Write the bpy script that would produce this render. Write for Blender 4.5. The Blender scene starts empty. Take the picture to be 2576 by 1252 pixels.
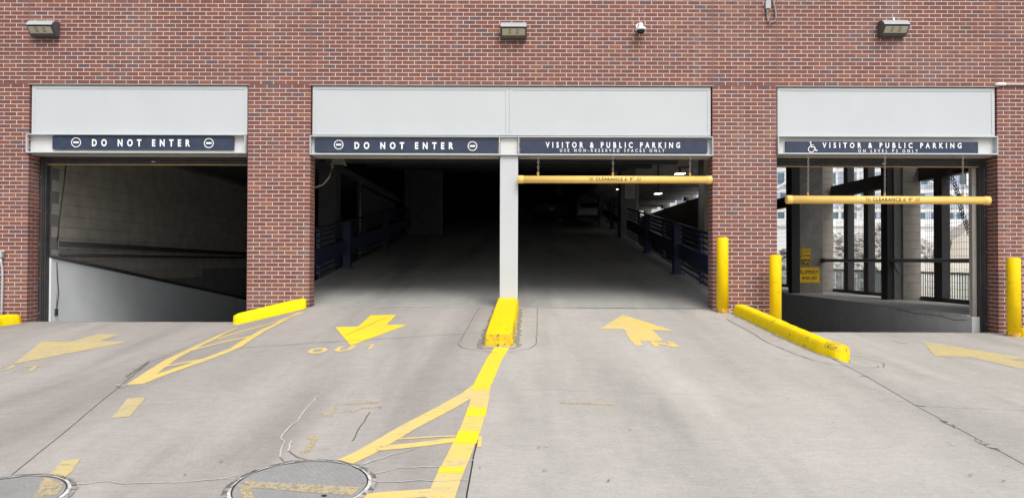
import bpy, bmesh, math, random
from mathutils import Vector, Matrix, noise
random.seed(7)
R = math.radians
SC = bpy.context.scene
COL = SC.collection

# ------------------------------------------------------------------ camera
F, CX, CY = 1934.0, 1287.5, 626.0          # focal length and centre in a 2575 px wide picture
H = 1.6                                     # eye height over the street
TILT, ROLL = math.atan(29.0 / F), 0.0028
cam_d = bpy.data.cameras.new('camera')
cam = bpy.data.objects.new('camera', cam_d)
COL.objects.link(cam)
cam_d.sensor_width = 36.0
cam_d.lens = 36.0 * F / 2575.0
cam_d.clip_end = 2000
CAMROT = Matrix.Rotation(R(90) + TILT, 3, 'X') @ Matrix.Rotation(ROLL, 3, 'Z')
cam.matrix_world = Matrix.Translation((0, 0, H)) @ CAMROT.to_4x4()
SC.camera = cam

# ------------------------------------------------------------------ sky, sun, exposure
SUN_EL, SUN_AZ = R(50), R(160)              # azimuth from +Y, clockwise: behind the camera
w = bpy.data.worlds.new('World'); SC.world = w; w.use_nodes = True
nt = w.node_tree
sky = nt.nodes.new('ShaderNodeTexSky'); sky.sky_type = 'NISHITA'
sky.sun_disc = False; sky.sun_elevation = SUN_EL; sky.sun_rotation = SUN_AZ
sky.air_density = 1.0; sky.dust_density = 3.0; sky.ozone_density = 1.0
hsv = nt.nodes.new('ShaderNodeHueSaturation'); hsv.inputs['Saturation'].default_value = 0.35
nt.links.new(sky.outputs[0], hsv.inputs['Color'])
nt.links.new(hsv.outputs[0], nt.nodes['Background'].inputs['Color'])
nt.nodes['Background'].inputs['Strength'].default_value = 0.13
sl = bpy.data.lights.new('sun', 'SUN'); sl.energy = 1.3; sl.angle = R(28); sl.color = (1.0, 0.965, 0.92)
so = bpy.data.objects.new('sun', sl); COL.objects.link(so)
sd = Vector((math.sin(SUN_AZ) * math.cos(SUN_EL), math.cos(SUN_AZ) * math.cos(SUN_EL), math.sin(SUN_EL)))
so.rotation_euler = sd.to_track_quat('Z', 'Y').to_euler()
so.location = sd * 30
SC.view_settings.view_transform = 'Standard'
SC.view_settings.look = 'None'
SC.view_settings.exposure = 0.56
SC.view_settings.gamma = 1.0
SC.render.engine = 'CYCLES'
SC.cycles.use_denoising = True
SC.cycles.max_bounces = 12
SC.cycles.diffuse_bounces = 9
SC.cycles.sample_clamp_indirect = 6

# ------------------------------------------------------------------ helpers
def ray(dx, dy):
    return CAMROT @ Vector(((dx - CX) / F, -(dy - CY) / F, -1.0))
def atY(dx, dy, Y):                          # photo direction met by the vertical plane y = Y
    d = ray(dx, dy); t = Y / d.y
    return Vector((d.x * t, Y, H + d.z * t))
WY = 12.82                                   # the brick facade
XA0, XA1 = -8.075, -4.418                    # masonry openings in the facade
XB0, XB1 = -3.371, 3.344
XC0, XC1 = 4.418, 8.104
HEAD = 4.53                                  # underside of the brickwork over the openings

def lerp(a, b, t): return a + (b - a) * t
def sstep(t):
    t = max(0.0, min(1.0, t)); return t * t * (3 - 2 * t)
KX = [(12.9, 3.53), (12.45, 3.55), (10.2, 3.69), (9.4, 3.77), (9.0, 3.97), (5.0, 5.0), (-50, 5.0)]
def kerb_x(Y):
    for (a, xa), (b, xb) in zip(KX, KX[1:]):
        if Y >= b: return lerp(xa, xb, (a - Y) / (a - b))
    return 5.0
def gz(x, Y):
    """height of the driveway"""
    Yc = min(Y, WY)
    t = (WY - Yc) / (WY - 5.0)
    mid = H - lerp(0.775, 0.80, sstep((x + 3) / 6))
    left = H - 1.045
    right = H - 1.185
    sL = max(0.0, min(1.0, (x + 4.52) / 1.14))
    w_ = lerp(0.3, 2.6, sstep((9.3 - Yc) / 2.2))
    sR = sstep((x - kerb_x(Yc) - 0.08) / w_)
    p = lerp(left, mid, sL)
    p = lerp(p, right, sR)
    near = 0.05
    if Y > 4.2: return lerp(p, near, t)
    z42 = lerp(p, near, (WY - 4.2) / (WY - 5.0))
    return lerp(z42, -0.05, sstep((4.2 - Y) / 0.7))
def ghit(dx, dy):
    d = ray(dx, dy)
    a, b = 2.0, WY
    fa = lambda Y: H + d.z * Y / d.y - gz(d.x * Y / d.y, Y)
    Y = a
    prev = a
    while Y < WY and fa(Y) > 0:
        prev = Y; Y += 0.05
    if Y >= WY: return Vector((d.x * WY / d.y, WY - 0.01, gz(d.x * WY / d.y, WY)))
    lo, hi = prev, Y
    for _ in range(24):
        m = (lo + hi) / 2
        if fa(m) > 0: lo = m
        else: hi = m
    return Vector((d.x * lo / d.y, lo, gz(d.x * lo / d.y, lo)))

def obj(name, me, mats=None, parent=None, loc=None):
    if isinstance(me, bmesh.types.BMesh):
        bm = me; me = bpy.data.meshes.new(name); bm.to_mesh(me); bm.free()
    o = bpy.data.objects.new(name, me)
    COL.objects.link(o)
    if mats is not None:
        if not isinstance(mats, (list, tuple)): mats = [mats]
        if not me.materials:
            for m in mats: me.materials.append(m)
    if parent is not None: o.parent = parent
    if loc is not None: o.location = loc
    return o
def thing(name, label, cat, loc=(0, 0, 0), group=None, rz=0):
    o = bpy.data.objects.new(name, None); COL.objects.link(o)
    o.location = loc; o.rotation_euler = (0, 0, rz); o.empty_display_size = 0.1
    o['label'] = label; o['category'] = cat
    if group: o['group'] = group
    bpy.context.view_layer.update()
    return o
def tag(o, label, cat, group=None):
    o['label'] = label; o['category'] = cat
    if group: o['group'] = group
    return o
def struct(o, label=None):
    o['kind'] = 'structure'
    if label: o['label'] = label
    return o
def box(bm, x0, x1, y0, y1, z0, z1, mi=0):
    vs = [bm.verts.new(c) for c in ((x0,y0,z0),(x1,y0,z0),(x1,y1,z0),(x0,y1,z0),(x0,y0,z1),(x1,y0,z1),(x1,y1,z1),(x0,y1,z1))]
    fs = []
    for f in ((0,3,2,1),(4,5,6,7),(0,1,5,4),(1,2,6,5),(2,3,7,6),(3,0,4,7)):
        fc = bm.faces.new([vs[i] for i in f]); fc.material_index = mi; fs.append(fc)
    return vs
def boxm(x0, x1, y0, y1, z0, z1, bevel=0.0, seg=2):
    bm = bmesh.new(); box(bm, min(x0,x1), max(x0,x1), min(y0,y1), max(y0,y1), min(z0,z1), max(z0,z1))
    if bevel: bmesh.ops.bevel(bm, geom=bm.edges[:], offset=bevel, segments=seg, affect='EDGES', profile=0.6)
    return bm
def tube(bm, pts, r, n=8, cap=True, mi=0):
    rings = []
    pts = [Vector(p) for p in pts]
    for i, p in enumerate(pts):
        t = (pts[min(i+1, len(pts)-1)] - pts[max(i-1, 0)]).normalized()
        a = Vector((0, 0, 1)) if abs(t.z) < 0.9 else Vector((1, 0, 0))
        u = t.cross(a).normalized(); v = t.cross(u).normalized()
        rr = r[i] if isinstance(r, (list, tuple)) else r
        rings.append([bm.verts.new(p + (u * math.cos(2*math.pi*k/n) + v * math.sin(2*math.pi*k/n)) * rr) for k in range(n)])
    for a, b in zip(rings, rings[1:]):
        for k in range(n):
            f = bm.faces.new((a[k], a[(k+1) % n], b[(k+1) % n], b[k])); f.smooth = True; f.material_index = mi
    if cap:
        f = bm.faces.new(rings[0][::-1]); f.material_index = mi
        f = bm.faces.new(rings[-1]); f.material_index = mi
def lathe(bm, prof, n=24, c=(0, 0), mi=0):
    rings = []
    for r_, z_ in prof:
        rings.append([bm.verts.new((c[0] + r_ * math.cos(2*math.pi*k/n), c[1] + r_ * math.sin(2*math.pi*k/n), z_)) for k in range(n)])
    for a, b in zip(rings, rings[1:]):
        for k in range(n):
            f = bm.faces.new((a[k], a[(k+1) % n], b[(k+1) % n], b[k])); f.smooth = True; f.material_index = mi
    bm.faces.new(rings[0][::-1]); bm.faces.new(rings[-1])
def prism(bm, prof, x0, x1, mi=0):
    """profile in (y,z) swept along x"""
    a = [bm.verts.new((x0, p[0], p[1])) for p in prof]; b = [bm.verts.new((x1, p[0], p[1])) for p in prof]
    n = len(prof)
    for k in range(n):
        f = bm.faces.new((a[k], a[(k+1) % n], b[(k+1) % n], b[k])); f.material_index = mi
    bm.faces.new(a[::-1]).material_index = mi; bm.faces.new(b).material_index = mi
    bmesh.ops.recalc_face_normals(bm, faces=bm.faces[:])

def text_mesh(body, spacing=1.0, bold=0.0, word=1.0):
    cu = bpy.data.curves.new('lettering', 'FONT')
    cu.body = body; cu.size = 1; cu.space_character = spacing; cu.space_word = word
    cu.offset = bold; cu.fill_mode = 'FRONT'; cu.resolution_u = 4
    o = bpy.data.objects.new('lettering', cu); COL.objects.link(o)
    bpy.context.view_layer.update()
    dg = bpy.context.evaluated_depsgraph_get()
    me = bpy.data.meshes.new_from_object(o.evaluated_get(dg))
    bpy.data.objects.remove(o); bpy.data.curves.remove(cu)
    me.materials.clear()
    return me
def text_fit(body, x0, x1, z0, z1, y, spacing=1.0, bold=0.0, word=1.0):
    """flat lettering on the plane y facing the street, filling a rectangle"""
    me = text_mesh(body, spacing, bold, word)
    xs = [v.co.x for v in me.vertices]; ys = [v.co.y for v in me.vertices]
    ax, bx, ay, by = min(xs), max(xs), min(ys), max(ys)
    for v in me.vertices:
        v.co = Vector((lerp(x0, x1, (v.co.x - ax) / (bx - ax)), y, lerp(z0, z1, (v.co.y - ay) / (by - ay))))
    return me

# ------------------------------------------------------------------ materials
def _nodes(name):
    m = bpy.data.materials.new(name); m.use_nodes = True
    nt = m.node_tree; b = nt.nodes['Principled BSDF']
    return m, nt, b
def N(nt, t, **kw):
    n = nt.nodes.new(t)
    for k, v in kw.items():
        if k in n.inputs: n.inputs[k].default_value = v
        else: setattr(n, k, v)
    return n
def ramp(nt, fac, stops):
    r = nt.nodes.new('ShaderNodeValToRGB')
    e = r.color_ramp.elements
    while len(e) < len(stops): e.new(0.5)
    for el, (p, c) in zip(e, stops):
        el.position = p; el.color = (c[0], c[1], c[2], 1) if isinstance(c, (tuple, list)) else (c, c, c, 1)
    nt.links.new(fac, r.inputs[0])
    return r.outputs[0]
def mixc(nt, fac, a, b, mode='MIX'):
    n = nt.nodes.new('ShaderNodeMix'); n.data_type = 'RGBA'; n.blend_type = mode
    for sock, v in ((n.inputs['Factor'], fac), (n.inputs[6], a), (n.inputs[7], b)):
        if isinstance(v, bpy.types.NodeSocket): nt.links.new(v, sock)
        elif isinstance(v, (tuple, list)): sock.default_value = (*v[:3], 1)
        else: sock.default_value = v
    return n.outputs[2]
def tex(nt, scale, detail=4, rough=0.6, stretch=None, obj_space=False):
    tc = N(nt, 'ShaderNodeTexCoord') if obj_space else N(nt, 'ShaderNodeNewGeometry')
    src = tc.outputs['Object'] if obj_space else tc.outputs['Position']
    if stretch:
        mp = N(nt, 'ShaderNodeMapping'); mp.inputs['Scale'].default_value = stretch
        nt.links.new(src, mp.inputs['Vector']); src = mp.outputs[0]
    n = N(nt, 'ShaderNodeTexNoise', Scale=scale, Detail=detail, Roughness=rough)
    nt.links.new(src, n.inputs['Vector'])
    return n.outputs['Fac']
def bump(nt, b, h, strength, dist=0.01):
    bp = N(nt, 'ShaderNodeBump', Strength=strength, Distance=dist)
    nt.links.new(h, bp.inputs['Height']); nt.links.new(bp.outputs[0], b.inputs['Normal'])
def mat(name, c, rough=0.6, var=0.15, scale=6, metal=0.0, bmp=0.15, bscale=60, spec=0.4, dirt=None, dscale=2.0, dlo=0.55, dhi=0.7, stretch=None):
    m, nt, b = _nodes(name)
    n1 = tex(nt, scale, 5, stretch=stretch)
    lo = tuple(x * (1 - var) for x in c); hi = tuple(min(1, x * (1 + var)) for x in c)
    col = ramp(nt, n1, [(0.3, lo), (0.7, hi)])
    if dirt:
        n2 = tex(nt, dscale, 8, 0.7)
        f = ramp(nt, n2, [(dlo, 0.0), (dhi, 1.0)])
        col = mixc(nt, f, col, dirt)
    nt.links.new(col, b.inputs['Base Color'])
    b.inputs['Roughness'].default_value = rough; b.inputs['Metallic'].default_value = metal
    b.inputs['Specular IOR Level'].default_value = spec
    if bmp: bump(nt, b, tex(nt, bscale, 3), bmp)
    return m
def panelmat(name, c):
    m, nt, b = _nodes(name)
    col = ramp(nt, tex(nt, 1.2, 5), [(0.3, tuple(x * 0.975 for x in c)), (0.7, tuple(x * 1.02 for x in c))])
    st = tex(nt, 1.0, 6, 0.65, stretch=(9.0, 9.0, 0.5))
    col = mixc(nt, ramp(nt, st, [(0.58, 0.0), (0.76, 0.10)]), col, (0.42, 0.40, 0.37))
    sp = tex(nt, 7, 9, 0.8)
    col = mixc(nt, ramp(nt, sp, [(0.68, 0.0), (0.73, 0.5)]), col, (0.33, 0.31, 0.28))
    nt.links.new(col, b.inputs['Base Color']); b.inputs['Roughness'].default_value = 0.5; b.inputs['Specular IOR Level'].default_value = 0.35
    bump(nt, b, tex(nt, 1.6, 3), 0.10, 0.02)
    return m
def paintmat(name, c, cover, conc=(0.40, 0.38, 0.355), scale=9, streak=(1.0, 14.0, 1), edge=0.06, tint=None):
    """worn road paint: noise lets the concrete show through"""
    m, nt, b = _nodes(name)
    n1 = tex(nt, scale, 8, 0.72); n2 = tex(nt, 3.0, 5, 0.6, stretch=streak)
    ad = N(nt, 'ShaderNodeMath', operation='ADD'); nt.links.new(n1, ad.inputs[0]); nt.links.new(n2, ad.inputs[1])
    hv = N(nt, 'ShaderNodeMath', operation='MULTIPLY'); nt.links.new(ad.outputs[0], hv.inputs[0]); hv.inputs[1].default_value = 0.5
    thr = 0.5 + (cover - 0.5) * 0.35
    f = ramp(nt, hv.outputs[0], [(thr - edge, 0.0), (thr + edge, 1.0)])       # 1 = worn away
    base = ramp(nt, tex(nt, 1.3, 3), [(0.35, c), (0.65, tint or tuple(x * 0.9 for x in c))])
    worn = tuple(lerp(a, q, 0.55) for a, q in zip(c, conc))
    col = mixc(nt, f, base, worn)
    nt.links.new(col, b.inputs['Base Color']); b.inputs['Roughness'].default_value = 0.75
    b.inputs['Specular IOR Level'].default_value = 0.25
    n3 = tex(nt, 30, 8, 0.85)
    hole = ramp(nt, n3, [(0.40 + cover * 0.18, 0.0), (0.56 + cover * 0.18, 1.0)])
    mul = N(nt, 'ShaderNodeMath', operation='MULTIPLY'); nt.links.new(f, mul.inputs[0]); nt.links.new(hole, mul.inputs[1])
    tr = N(nt, 'ShaderNodeBsdfTransparent'); mx = N(nt, 'ShaderNodeMixShader')
    out = nt.nodes['Material Output']
    nt.links.new(mul.outputs[0], mx.inputs[0]); nt.links.new(b.outputs[0], mx.inputs[1]); nt.links.new(tr.outputs[0], mx.inputs[2])
    nt.links.new(mx.outputs[0], out.inputs['Surface'])
    bump(nt, b, n3, 0.2, 0.004)
    return m

def concrete_mat(name, a, b_, streaks=True, speck=True, roughness=0.85):
    m, nt, b = _nodes(name)
    big = tex(nt, 0.55, 6, 0.6)
    col = ramp(nt, big, [(0.3, a), (0.7, b_)])
    if streaks:                                     # tyre lanes along the way in, broom marks across
        ln = tex(nt, 1.0, 4, 0.55, stretch=(0.85, 0.10, 0.10))
        col = mixc(nt, ramp(nt, ln, [(0.46, 0.0), (0.64, 0.62)]), col, tuple(x * 0.74 for x in a))
        ln2 = tex(nt, 1.0, 5, 0.6, stretch=(0.65, 0.09, 0.09))
        col = mixc(nt, ramp(nt, ln2, [(0.50, 0.0), (0.66, 0.75)]), col, tuple(min(1, x * 1.15) for x in b_))
        br = tex(nt, 9, 7, 0.75, stretch=(0.45, 10.0, 1))
        col = mixc(nt, 1.0, col, ramp(nt, br, [(0.28, 0.87), (0.72, 1.09)]), 'MULTIPLY')
        dk = tex(nt, 16, 6, 0.7, stretch=(0.28, 2.2, 1))      # short dark scuffs across the lanes
        col = mixc(nt, ramp(nt, dk, [(0.645, 0.0), (0.70, 0.55)]), col, tuple(x * 0.5 for x in a))
    md = tex(nt, 6, 8, 0.75)
    col = mixc(nt, 1.0, col, ramp(nt, md, [(0.28, 0.91), (0.72, 1.07)]), 'MULTIPLY')
    gr = tex(nt, 38, 6, 0.85)
    col = mixc(nt, 1.0, col, ramp(nt, gr, [(0.25, 0.80), (0.75, 1.17)]), 'MULTIPLY')
    fine = tex(nt, 160, 3, 0.7)
    col = mixc(nt, 1.0, col, ramp(nt, fine, [(0.2, 0.80), (0.8, 1.16)]), 'MULTIPLY')
    if speck:
        sp = tex(nt, 14, 9, 0.85)
        col = mixc(nt, ramp(nt, sp, [(0.67, 0.0), (0.71, 0.65)]), col, (0.10, 0.09, 0.085))
        wp = tex(nt, 23, 9, 0.85, stretch=(1.1, 1.0, 1.0))
        col = mixc(nt, ramp(nt, wp, [(0.69, 0.0), (0.73, 0.6)]), col, (0.62, 0.60, 0.57))
        st = tex(nt, 2.2, 7, 0.65)
        col = mixc(nt, ramp(nt, st, [(0.60, 0.0), (0.76, 0.30)]), col, tuple(x * 0.62 for x in a))
    nt.links.new(col, b.inputs['Base Color'])
    b.inputs['Roughness'].default_value = roughness; b.inputs['Specular IOR Level'].default_value = 0.25
    bump(nt, b, gr, 0.35, 0.004)
    return m

M = {}
M['slab'] = concrete_mat('driveway_concrete', (0.42, 0.397, 0.362), (0.50, 0.475, 0.436))
M['slab_dark'] = concrete_mat('old_driveway_concrete', (0.36, 0.334, 0.306), (0.43, 0.402, 0.370))
M['patch'] = concrete_mat('patch_concrete', (0.40, 0.385, 0.36), (0.46, 0.44, 0.41), streaks=False)
M['asphalt'] = concrete_mat('ramp_floor', (0.34, 0.333, 0.315), (0.44, 0.43, 0.405))
M['street'] = concrete_mat('street_asphalt', (0.07, 0.07, 0.07), (0.10, 0.10, 0.098))
M['joint'] = mat('joint_filler', (0.055, 0.05, 0.047), 0.95, 0.4, 20, bmp=0.4, bscale=90, spec=0.1)
M['crackdark'] = mat('crack_dark', (0.20, 0.185, 0.17), 0.95, 0.4, 30, bmp=0.3, spec=0.1)
M['sealer'] = mat('crack_sealer', (0.54, 0.52, 0.49), 0.7, 0.2, 14, bmp=0.3)
M['chalk'] = mat('chalky_rim', (0.66, 0.645, 0.62), 0.9, 0.2, 14, bmp=0.6, bscale=40, dirt=(0.28, 0.27, 0.255), dscale=9, dlo=0.50, dhi=0.60)
M['spall'] = mat('spalled_concrete', (0.40, 0.38, 0.36), 0.9, 0.35, 30, bmp=0.8, bscale=40, dirt=(0.13, 0.12, 0.11), dscale=16, dlo=0.46, dhi=0.56)
M['new'] = paintmat('yellow_paint_fresh', (0.90, 0.69, 0.02), 0.85, tint=(0.85, 0.63, 0.05))
M['mid'] = paintmat('yellow_paint_worn', (0.79, 0.585, 0.15), 0.70, tint=(0.72, 0.555, 0.235))
M['old'] = paintmat('yellow_paint_faded', (0.62, 0.50, 0.215), 0.62, tint=(0.55, 0.46, 0.265))
M['ghost'] = paintmat('yellow_paint_ghost', (0.58, 0.45, 0.20), 0.38)
def brickmat(name, c):
    m, nt, b = _nodes(name)
    geo = N(nt, 'ShaderNodeNewGeometry')
    oi = N(nt, 'ShaderNodeObjectInfo')
    rnd = N(nt, 'ShaderNodeMath', operation='ADD'); nt.links.new(geo.outputs['Random Per Island'], rnd.inputs[0]); nt.links.new(oi.outputs['Random'], rnd.inputs[1])
    fr = N(nt, 'ShaderNodeMath', operation='FRACT'); nt.links.new(rnd.outputs[0], fr.inputs[0])
    col = ramp(nt, fr.outputs[0], [(0.0, tuple(x * 0.90 for x in c)), (0.5, c), (1.0, tuple(x * 1.10 for x in c))])
    n1 = tex(nt, 26, 6, 0.7); n0 = tex(nt, 0.7, 4, 0.6)
    col = mixc(nt, 1.0, col, ramp(nt, n1, [(0.25, 0.82), (0.75, 1.15)]), 'MULTIPLY')
    col = mixc(nt, ramp(nt, n0, [(0.5, 0.0), (0.75, 0.18)]), col, (0.36, 0.27, 0.25))       # faint lime bloom
    vs = tex(nt, 1.0, 5, 0.6, stretch=(3.0, 3.0, 0.22))                                       # water streaks
    col = mixc(nt, ramp(nt, vs, [(0.58, 0.0), (0.74, 0.28)]), col, (0.40, 0.31, 0.29))
    col = mixc(nt, ramp(nt, vs, [(0.26, 0.35), (0.40, 0.0)]), col, tuple(x * 0.62 for x in c))
    n2 = tex(nt, 9, 6, 0.7)
    col = mixc(nt, ramp(nt, n2, [(0.66, 0.0), (0.78, 0.35)]), col, (0.5, 0.43, 0.38))
    nt.links.new(col, b.inputs['Base Color']); b.inputs['Roughness'].default_value = 0.72
    b.inputs['Specular IOR Level'].default_value = 0.35
    bump(nt, b, tex(nt, 90, 4, 0.7), 0.35, 0.004)
    return m
BR = [((0.228, 0.080, 0.064), 40), ((0.203, 0.074, 0.063), 30), ((0.255, 0.090, 0.064), 12), ((0.192, 0.084, 0.080), 11),
      ((0.158, 0.086, 0.092), 4), ((0.285, 0.110, 0.068), 3)]
BRM = [brickmat('brick_%s' % n, (c[0] * 0.90, c[1] * 0.95, c[2] * 0.99)) for n, (c, _) in zip(('red', 'maroon', 'rust', 'plum', 'blue_grey', 'orange'), BR)]
BRW = [p for _, p in BR]
M['mortar'] = mat('lime_mortar', (0.63, 0.555, 0.47), 0.9, 0.06, 20, bmp=0.3, bscale=120, spec=0.15, dirt=(0.66, 0.57, 0.49), dscale=3, dlo=0.6, dhi=0.85)
M['caulk'] = mat('brown_caulk', (0.22, 0.12, 0.10), 0.8, 0.2, 30)
M['white'] = panelmat('white_painted_steel', (0.525, 0.55, 0.565))
M['channel'] = mat('pale_grey_channel', (0.62, 0.63, 0.625), 0.5, 0.06, 4, bmp=0.05, dirt=(0.40, 0.39, 0.37), dscale=5, dlo=0.60, dhi=0.8)
M['soffit'] = mat('soffit_steel', (0.42, 0.40, 0.37), 0.7, 0.15, 6, bmp=0.1, dirt=(0.2, 0.18, 0.16), dscale=6)
M['navy'] = mat('navy_sign_face', (0.028, 0.040, 0.078), 0.45, 0.12, 5, bmp=0.02, dirt=(0.055, 0.065, 0.095), dscale=7, dlo=0.5, dhi=0.8)
M['letter'] = mat('white_vinyl', (0.82, 0.83, 0.84), 0.5, 0.03, 10, bmp=0)
M['kerb'] = mat('kerb_yellow', (0.90, 0.66, 0.006), 0.7, 0.06, 8, bmp=0.4, bscale=35, spec=0.15, dirt=(0.22, 0.18, 0.07), dscale=9, dlo=0.60, dhi=0.68)
M['kerb_worn'] = mat('kerb_yellow_scraped', (0.72, 0.50, 0.015), 0.65, 0.18, 12, bmp=0.9, bscale=40, dirt=(0.10, 0.09, 0.055), dscale=22, dlo=0.545, dhi=0.62)
M['boll'] = mat('bollard_yellow', (0.88, 0.60, 0.002), 0.5, 0.05, 5, spec=0.2, bmp=0.08, bscale=25, dirt=(0.36, 0.23, 0.03), dscale=8, dlo=0.60, dhi=0.74)
M['rust'] = mat('rusted_yellow', (0.42, 0.20, 0.04), 0.85, 0.5, 22, bmp=0.5, dirt=(0.70, 0.48, 0.02), dscale=16, dlo=0.5, dhi=0.56)
M['bar'] = mat('clearance_bar_yellow', (0.86, 0.57, 0.16), 0.33, 0.04, 4, bmp=0.0, dirt=(0.45, 0.30, 0.07), dscale=6, dlo=0.66, dhi=0.8)
M['bartext'] = mat('bar_print', (0.05, 0.03, 0.015), 0.6, 0.3, 20, bmp=0)
M['chain'] = mat('galvanised_chain', (0.33, 0.31, 0.28), 0.5, 0.3, 40, metal=0.6)
M['chainb'] = mat('black_chain', (0.04, 0.04, 0.04), 0.5, 0.3, 40)
M['bronze'] = mat('bronze_enamel', (0.085, 0.085, 0.085), 0.35, 0.08, 5, bmp=0.02)
M['bronze_top'] = mat('grey_enamel', (0.42, 0.43, 0.44), 0.4, 0.06, 4, bmp=0.02, dirt=(0.5, 0.51, 0.52), dscale=5)
M['lens'] = mat('lamp_lens', (0.52, 0.50, 0.41), 0.25, 0.06, 6, bmp=0.05, bscale=120)
M['led'] = mat('led_plate', (0.30, 0.26, 0.13), 0.4, 0.3, 60)
M['whiteplastic'] = mat('white_plastic', (0.78, 0.78, 0.77), 0.35, 0.03, 5, bmp=0)
M['black'] = mat('black_glass', (0.012, 0.012, 0.014), 0.15, 0.1, 5, bmp=0)
M['grey'] = mat('grey_electrical', (0.44, 0.47, 0.50), 0.5, 0.06, 10)
M['flex'] = mat('flexible_conduit', (0.33, 0.29, 0.25), 0.6, 0.12, 40)
M['galv'] = mat('galvanised_pipe', (0.55, 0.56, 0.57), 0.4, 0.1, 12, metal=0.5)
M['doortrack'] = mat('dark_door_steel', (0.045, 0.044, 0.046), 0.55, 0.3, 7, bmp=0.2, dirt=(0.10, 0.06, 0.045), dscale=5, dlo=0.55, dhi=0.75)
M['brass'] = mat('door_edge_strip', (0.36, 0.23, 0.11), 0.5, 0.2, 3)
M['cmu'] = mat('block_paint', (0.36, 0.335, 0.295), 0.9, 0.16, 3, bmp=0.5, bscale=50, spec=0.15)
M['cmu2'] = mat('block_paint_dark', (0.30, 0.28, 0.25), 0.9, 0.16, 3, bmp=0.5, bscale=50, spec=0.15)
M['cmu_pale'] = mat('pale_block', (0.37, 0.34, 0.30), 0.9, 0.12, 5, bmp=0.5, bscale=50, spec=0.15)
M['kneewall'] = mat('painted_knee_wall', (0.74, 0.77, 0.79), 0.7, 0.05, 2, bmp=0.15, dirt=(0.45, 0.46, 0.46), dscale=4, dlo=0.62, dhi=0.8)
M['ledgewall'] = mat('ramp_side_wall', (0.60, 0.61, 0.61), 0.8, 0.08, 3, bmp=0.2, dirt=(0.48, 0.48, 0.47), dscale=3, stretch=(1, 1, .3))
M['ledge'] = concrete_mat('ledge_concrete', (0.50, 0.475, 0.44), (0.60, 0.575, 0.54), streaks=False)
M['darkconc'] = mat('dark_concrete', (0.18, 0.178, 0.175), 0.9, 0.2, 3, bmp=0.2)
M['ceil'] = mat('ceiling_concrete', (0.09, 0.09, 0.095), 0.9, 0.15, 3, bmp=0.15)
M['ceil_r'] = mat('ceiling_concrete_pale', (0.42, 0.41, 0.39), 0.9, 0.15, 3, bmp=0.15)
M['colconc'] = mat('column_concrete', (0.34, 0.32, 0.29), 0.9, 0.12, 4, bmp=0.3, dirt=(0.29, 0.27, 0.25), dscale=3)
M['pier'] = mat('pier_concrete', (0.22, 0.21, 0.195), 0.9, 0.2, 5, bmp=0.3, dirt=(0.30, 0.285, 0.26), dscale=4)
M['steel'] = mat('dark_steel', (0.035, 0.034, 0.036), 0.6, 0.15, 6, bmp=0.05)
M['railblue'] = mat('navy_rail_paint', (0.018, 0.026, 0.070), 0.45, 0.1, 6, bmp=0.03)
M['wire'] = mat('wire_steel', (0.06, 0.055, 0.05), 0.6, 0.1, 30)
M['teal'] = mat('teal_fence_paint', (0.07, 0.14, 0.15), 0.5, 0.1, 6)
M['greyrail'] = mat('grey_guard_rail', (0.17, 0.185, 0.19), 0.5, 0.1, 8)
M['signyellow'] = mat('warning_yellow', (0.88, 0.54, 0.015), 0.4, 0.05, 8, bmp=0)
M['signblack'] = mat('sign_black', (0.015, 0.014, 0.012), 0.5, 0.1, 8, bmp=0)
M['paper'] = mat('notice_white', (0.55, 0.55, 0.53), 0.6, 0.05, 8, bmp=0)
M['print'] = mat('notice_print', (0.12, 0.12, 0.12), 0.6, 0.1, 8, bmp=0)
M['iron'] = concrete_mat('cast_iron_cover', (0.27, 0.27, 0.265), (0.36, 0.36, 0.35), streaks=False)
M['glass'] = mat('window_glass', (0.06, 0.12, 0.16), 0.08, 0.3, 0.15, bmp=0, spec=0.8)
M['panelgrey'] = mat('blue_grey_panels', (0.36, 0.40, 0.48), 0.6, 0.12, 0.2, bmp=0)
M['panelwhite'] = mat('white_panels', (0.70, 0.70, 0.69), 0.6, 0.05, 0.3, bmp=0)
M['site'] = concrete_mat('site_ground', (0.62, 0.60, 0.565), (0.74, 0.72, 0.68), streaks=False)
M['rubble'] = mat('broken_concrete', (0.46, 0.44, 0.41), 0.9, 0.5, 5.0, bmp=0.5)
M['tan'] = mat('tan_retaining_wall', (0.52, 0.48, 0.42), 0.9, 0.08, 1, bmp=0.2)
M['carpaint'] = mat('dark_car_paint', (0.06, 0.062, 0.07), 0.25, 0.05, 3, bmp=0, spec=0.6)
M['carwhite'] = mat('white_car_paint', (0.5, 0.5, 0.5), 0.25, 0.03, 3, bmp=0, spec=0.6)
M['tail'] = mat('tail_light_red', (0.30, 0.02, 0.02), 0.2, 0.1, 8, bmp=0)
M['tyre'] = mat('tyre_rubber', (0.02, 0.02, 0.02), 0.85, 0.2, 20)
M['rim'] = mat('alloy_rim', (0.4, 0.4, 0.42), 0.3, 0.1, 10, metal=0.8)
def emis(name, c, s):
    m, nt, b = _nodes(name)
    b.inputs['Base Color'].default_value = (*c, 1)
    b.inputs['Emission Color'].default_value = (*c, 1); b.inputs['Emission Strength'].default_value = s
    return m
M['tube'] = emis('lit_tube', (1.0, 0.97, 0.9), 6.0)

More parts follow.
